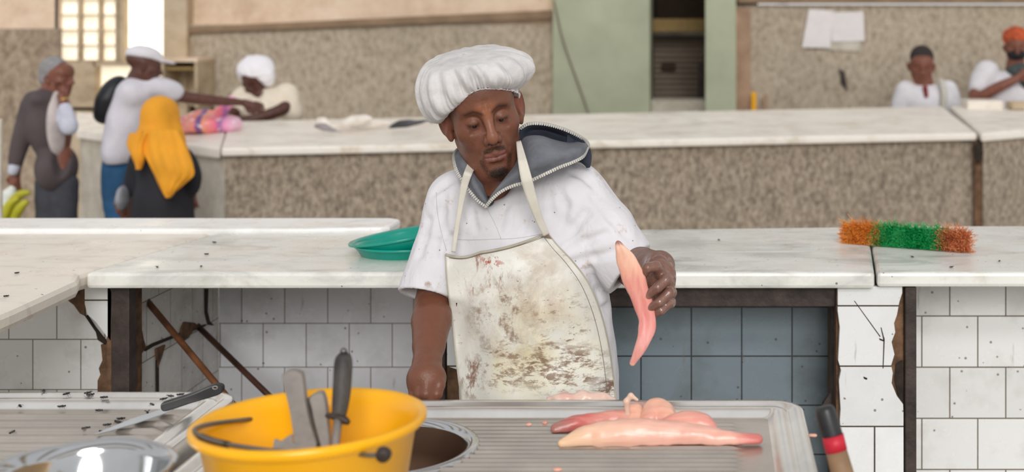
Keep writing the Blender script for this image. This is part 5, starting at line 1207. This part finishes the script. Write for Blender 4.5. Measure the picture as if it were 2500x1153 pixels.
def drape(name, rows, m, par, amp=.008):
    A = []
    for y, x0, x1, d in rows: A.append([(x0+(x1-x0)*j/15, y, d-.05*math.sin(math.pi*j/15)+amp*math.sin(j*1.9+y*.03)) for j in range(16)])
    A = np.array(A); R_ = []
    for j in range(16): R_.append(cr_pts(A[:, j], 6))
    A = np.stack(R_, 1); Wd = np.array([[tuple(P(a, b, c)) for a, b, c in r] for r in A]); return grid(name, Wd, m, par, .008)
drape('scarf_tail', [(318, 348, 436, 6.27), (345, 346, 450, 6.24), (375, 352, 462, 6.22), (405, 366, 472, 6.2), (428, 378, 473, 6.2), (446, 386, 454, 6.2), (466, 396, 432, 6.2), (483, 406, 414, 6.2)], SCF, t)
drape('scarf_tail', [(325, 318, 372, 6.27), (350, 311, 362, 6.25), (375, 318, 356, 6.24), (398, 328, 350, 6.24), (414, 333, 344, 6.24)], SCF, t)
hb = blob('hand_bag', [g.el(310, 480, 13, 30, .06, -.05)], .007, simple('grey_leather', C(150, 152, 160), .5), None, lambda p: .005*wave(p, 30, 2)); tag(hb, 'small grey bag at the left side of the woman in the yellow scarf', 'bag')
# --- woman with the puffy hair net behind the counter
g = G(8.05); fl = 60+1.7*g.s
t = thing('person', (g.p(640, 0).x, 8.05, 0), 'woman in a puffy white hair cap and cream coat leaning on the far counter', 'person')
hd_, hm1 = put_head(g, 627, 192, -18, 22, 8, .98)
pr = hd_+g.ch([(632, 215, 19), (645, 240, 24)], .02)+[g.el(650, 290, 36, 60, .1)]+g.ch([(700, 240, 18), (704, 262, 15, -.08), (650, 284, 12, -.18), (612, 288, 10, -.2)])+g.hand(600, 288, -1, .2, -.2, .02, .9)
pr += g.ch([(600, 235, 17), (588, 268, 14, -.08), (566, 276, 10, -.18)])+g.hand(560, 274, -1, .2, -.2, .02, .85)+g.ch([(645, 310, 30), (632, 360, 28), (632, 660, 16)])+g.ch([(655, 310, 30), (672, 360, 28), (672, 660, 16)])
blob('body', pr, .0065, SK3, t)
puff = [hm_el(hm1, (-.01, .02, .062), (.118, .112, .082)), hm_el(hm1, (.088, .0, .02), (.038, .05, .055), k=.03), hm_el(hm1, (-.092, .0, .02), (.036, .05, .06), k=.03), El((0, -.12, -.02), (.072, .09, .08), M=hm1, op='s', k=.02)]
blob('hair_cap', puff, .006, simple('white_net_cap', C(240, 238, 244), .85, var=.03), t, lambda p: .005*wave(p, 55, 4))
blob('coat', [g.el(650, 262, 58, 48, .15), g.el(655, 340, 58, 80, .15, k=.08), g.el(655, 440, 60, 90, .17, k=.08)]+g.ch([(598, 236, 27), (588, 258, 22, -.05)], .03)+g.ch([(698, 232, 27), (712, 262, 21, -.02), (718, 285, 18, .0)], .03)+[Cp(g.p(636, 222, -.10), g.p(645, 268, -.17), g.r(22), g.r(5), op='s', k=.01)], .008, W2, t, lambda p: .005*wave(p, 15, 6))
# --- boy in white
g = G(9.48); fl = 60+1.7*g.s
t = thing('person', (g.p(2260, 0).x, 9.35, 0), 'short haired boy in a white coat looking down behind the far right counter', 'person')
hd_, hm1 = put_head(g, 2250, 158, -4, 16, 2, 1.12)
blob('body', hd_+g.ch([(2254, 185, 17), (2258, 215, 22)], .02)+[g.el(2264, 290, 40, 60, .1)]+g.ch([(2205, 225, 15), (2195, 290, 12)])+g.hand(2193, 305, 0, 1)+g.ch([(2325, 225, 15), (2335, 290, 12)])+g.hand(2337, 305, 0, 1)+g.ch([(2262, 310, 30), (2245, 360, 26), (2245, 600, 15)])+g.ch([(2266, 310, 30), (2285, 360, 26), (2285, 600, 15)]), .0065, SK2, t)
blob('hair', [hm_el(hm1, (0, .022, .046), (.080, .094, .080)), El((0, -.088, .0), (.10, .075, .075), M=hm1, op='s', k=.01)], .006, simple('cropped_black_hair', C(52, 46, 44), .9), t)
blob('coat', [g.el(2262, 246, 66, 44, .14), g.el(2264, 330, 60, 90, .15, k=.07), g.el(2264, 450, 60, 90, .17, k=.07)]+g.ch([(2212, 222, 24), (2196, 270, 20)], .03)+g.ch([(2312, 218, 24), (2330, 270, 20)], .03)+[Cp(g.p(2254, 185, -.13), g.p(2250, 232, -.17), g.r(20), g.r(6), op='s', k=.01)], .008, W1, t, lambda p: .005*wave(p, 15, 8))
blob('apron_strap', g.ch([(2292, 196, 7, -.10), (2296, 225, 8, -.15), (2292, 270, 8, -.16)]), .006, simple('grey_strap', C(200, 196, 186), .9), t)
blob('inner_shirt', g.ch([(2252, 212, 6, -.12), (2254, 232, 5, -.14)]), .005, simple('dark_red_shirt', C(130, 36, 40), .9), t)
# --- person with orange hair and black mask
g = G(9.48)
t = thing('person', (g.p(2470, 0).x, 9.3, 0), 'person with orange hair and a black face mask at the right edge', 'person')
hd_, hm1 = put_head(g, 2480, 112, -6, 10, 0, 1.0)
blob('body', hd_+g.ch([(2480, 150, 20), (2478, 190, 24)], .02)+[g.el(2470, 270, 44, 80, .1)]+g.ch([(2398, 190, 17), (2374, 238, 14, -.1), (2420, 212, 13, -.18), (2462, 192, 10, -.2)], .006)+g.hand(2472, 184, 1, -.6, -.2, .02, .9)+g.ch([(2540, 190, 17), (2560, 240, 14), (2550, 290, 11)])+g.hand(2548, 300, 0, 1)+g.ch([(2468, 310, 30), (2450, 360, 28), (2450, 610, 16)])+g.ch([(2472, 310, 30), (2490, 360, 28), (2490, 610, 16)]), .0065, SK2, t)
blob('hair', [hm_el(hm1, (0, .018, .062), (.094, .106, .082)), El((0, -.10, -.02), (.11, .07, .085), M=hm1, op='s', k=.01)], .006, simple('orange_hair', C(196, 88, 48), .8, var=.4, sc=50), t, lambda p: .007*wave(p, 90, 4))
blob('face_mask', [hm_el(hm1, (0, -.055, -.055), (.072, .062, .045))], .006, simple('black_mask', C(22, 22, 26), .8), t)
blob('neck_scarf', [g.el(2484, 172, 30, 20, .12, -.01), g.el(2494, 190, 14, 26, .05, -.12, k=.03)], .007, simple('grey_green_scarf', C(74, 84, 84), .9), t, lambda p: .005*wave(p, 40, 4))
blob('coat', [g.el(2465, 235, 84, 62, .14), g.el(2470, 330, 74, 90, .15, k=.08), g.el(2470, 450, 70, 90, .17, k=.08)]+g.ch([(2410, 175, 28), (2388, 215, 25, -.03)], .03)+g.ch([(2540, 175, 28), (2556, 215, 24)], .03), .008, W1, t, lambda p: .005*wave(p, 15, 12))

# --- goods on the far counter
def onc(x, y, z=1.075): return onZ(x, y, z)
def sack(name, pr, h, m, label, cat, amp=.006, sc=30, group=None, **k):
    o = blob(name, pr, h, m, None, lambda p: amp*wave(p, sc, len(name)), None, 1); return tag(o, label, cat, group)
g = G(7.35); pb = thing('shopping_bag', g.p(508, 325), 'full pink and orange plastic bag with a purple stripe on the far counter', 'bag')
pkm = NB('pink_orange_plastic'); s_ = pkm.n('ShaderNodeSeparateXYZ'); pkm.L(pkm.pos, s_.inputs[0])
x0, x1 = g.p(432, 0).x, g.p(584, 0).x
u = pkm.math('DIVIDE', pkm.math('SUBTRACT', s_.outputs['X'], x0), x1-x0)
pc_ = pkm.ramp(u, (0, C(244, 190, 206)), (.16, C(240, 120, 160)), (.28, C(244, 168, 150)), (.44, C(242, 140, 130)), (.46, C(128, 92, 150)), (.53, C(128, 92, 150)), (.55, C(246, 164, 130)), (.74, C(240, 120, 150)), (.8, C(160, 110, 170)), (.86, C(244, 160, 200)), (1, C(246, 200, 224)))
pc_ = pkm.mix(pkm.step(pkm.noise(22, 3), .62, .68), pc_, C(255, 226, 230)); M['pinkbag'] = pkm.done(pc_, .25)
blob('bag_body', [g.el(505, 300, 60, 30, .15), g.el(452, 308, 24, 16, .10, k=.06), g.el(560, 306, 24, 18, .10, k=.06), Hs((0, 0, -1), g.p(0, 322), op='i', k=.008)], .007, M['pinkbag'], pb, lambda p: .010*wave(p, 26, 3))
blob('tied_top', g.ch([(528, 284, 16), (552, 262, 7), (566, 242, 9)], .02), .006, M['pinkbag'], pb, lambda p: .004*wave(p, 60, 3))
WF = NB('wet_white_fish'); wn_ = WF.noise(12, 4); M['whitefish'] = WF.done(WF.ramp(wn_, (.35, C(216, 206, 196)), (.6, C(246, 240, 232))), .3)
GF = simple('dark_fish_skin', C(62, 62, 68), .35, var=.25)
def whole_fish(x0, y0, x1, y1, r, D, m, label, group='fish heaped on the far counter'):
    g = G(D); dx, dy = x1-x0, y1-y0; pr = g.ch([(x0, y0, r*.35), (x0+dx*.15, y0+dy*.15-2, r*.8), (x0+dx*.4, y0+dy*.4-3, r), (x0+dx*.7, y0+dy*.7, r*.65), (x1, y1, r*.25)], .004)
    pr += g.ch([(x1, y1, r*.25), (x1+dx*.12, y1-r*.7, r*.18)])+g.ch([(x1, y1, r*.25), (x1+dx*.12, y1+r*.5, r*.18)])
    o = blob('whole_fish', pr, .006, m, None, lambda p: .003*wave(p, 40, 2)); return tag(o, label, 'fish', group)
whole_fish(905, 290, 800, 312, 13, 7.35, M['whitefish'], 'large white fish, topmost of the heap on the far counter')
whole_fish(775, 298, 815, 310, 12, 7.5, M['whitefish'], 'short pale fish at the left end of the heap on the far counter')
whole_fish(950, 300, 860, 312, 9, 7.45, M['whitefish'], 'slim pale fish at the right end of the heap on the far counter')
whole_fish(768, 308, 830, 322, 8, 7.2, simple('grey_fish_skin', C(150, 142, 146), .4), 'grey fish under the left end of the white heap')
whole_fish(950, 312, 1045, 294, 9, 7.35, GF, 'dark fish lying between the pale heap and the hair cap of the man')
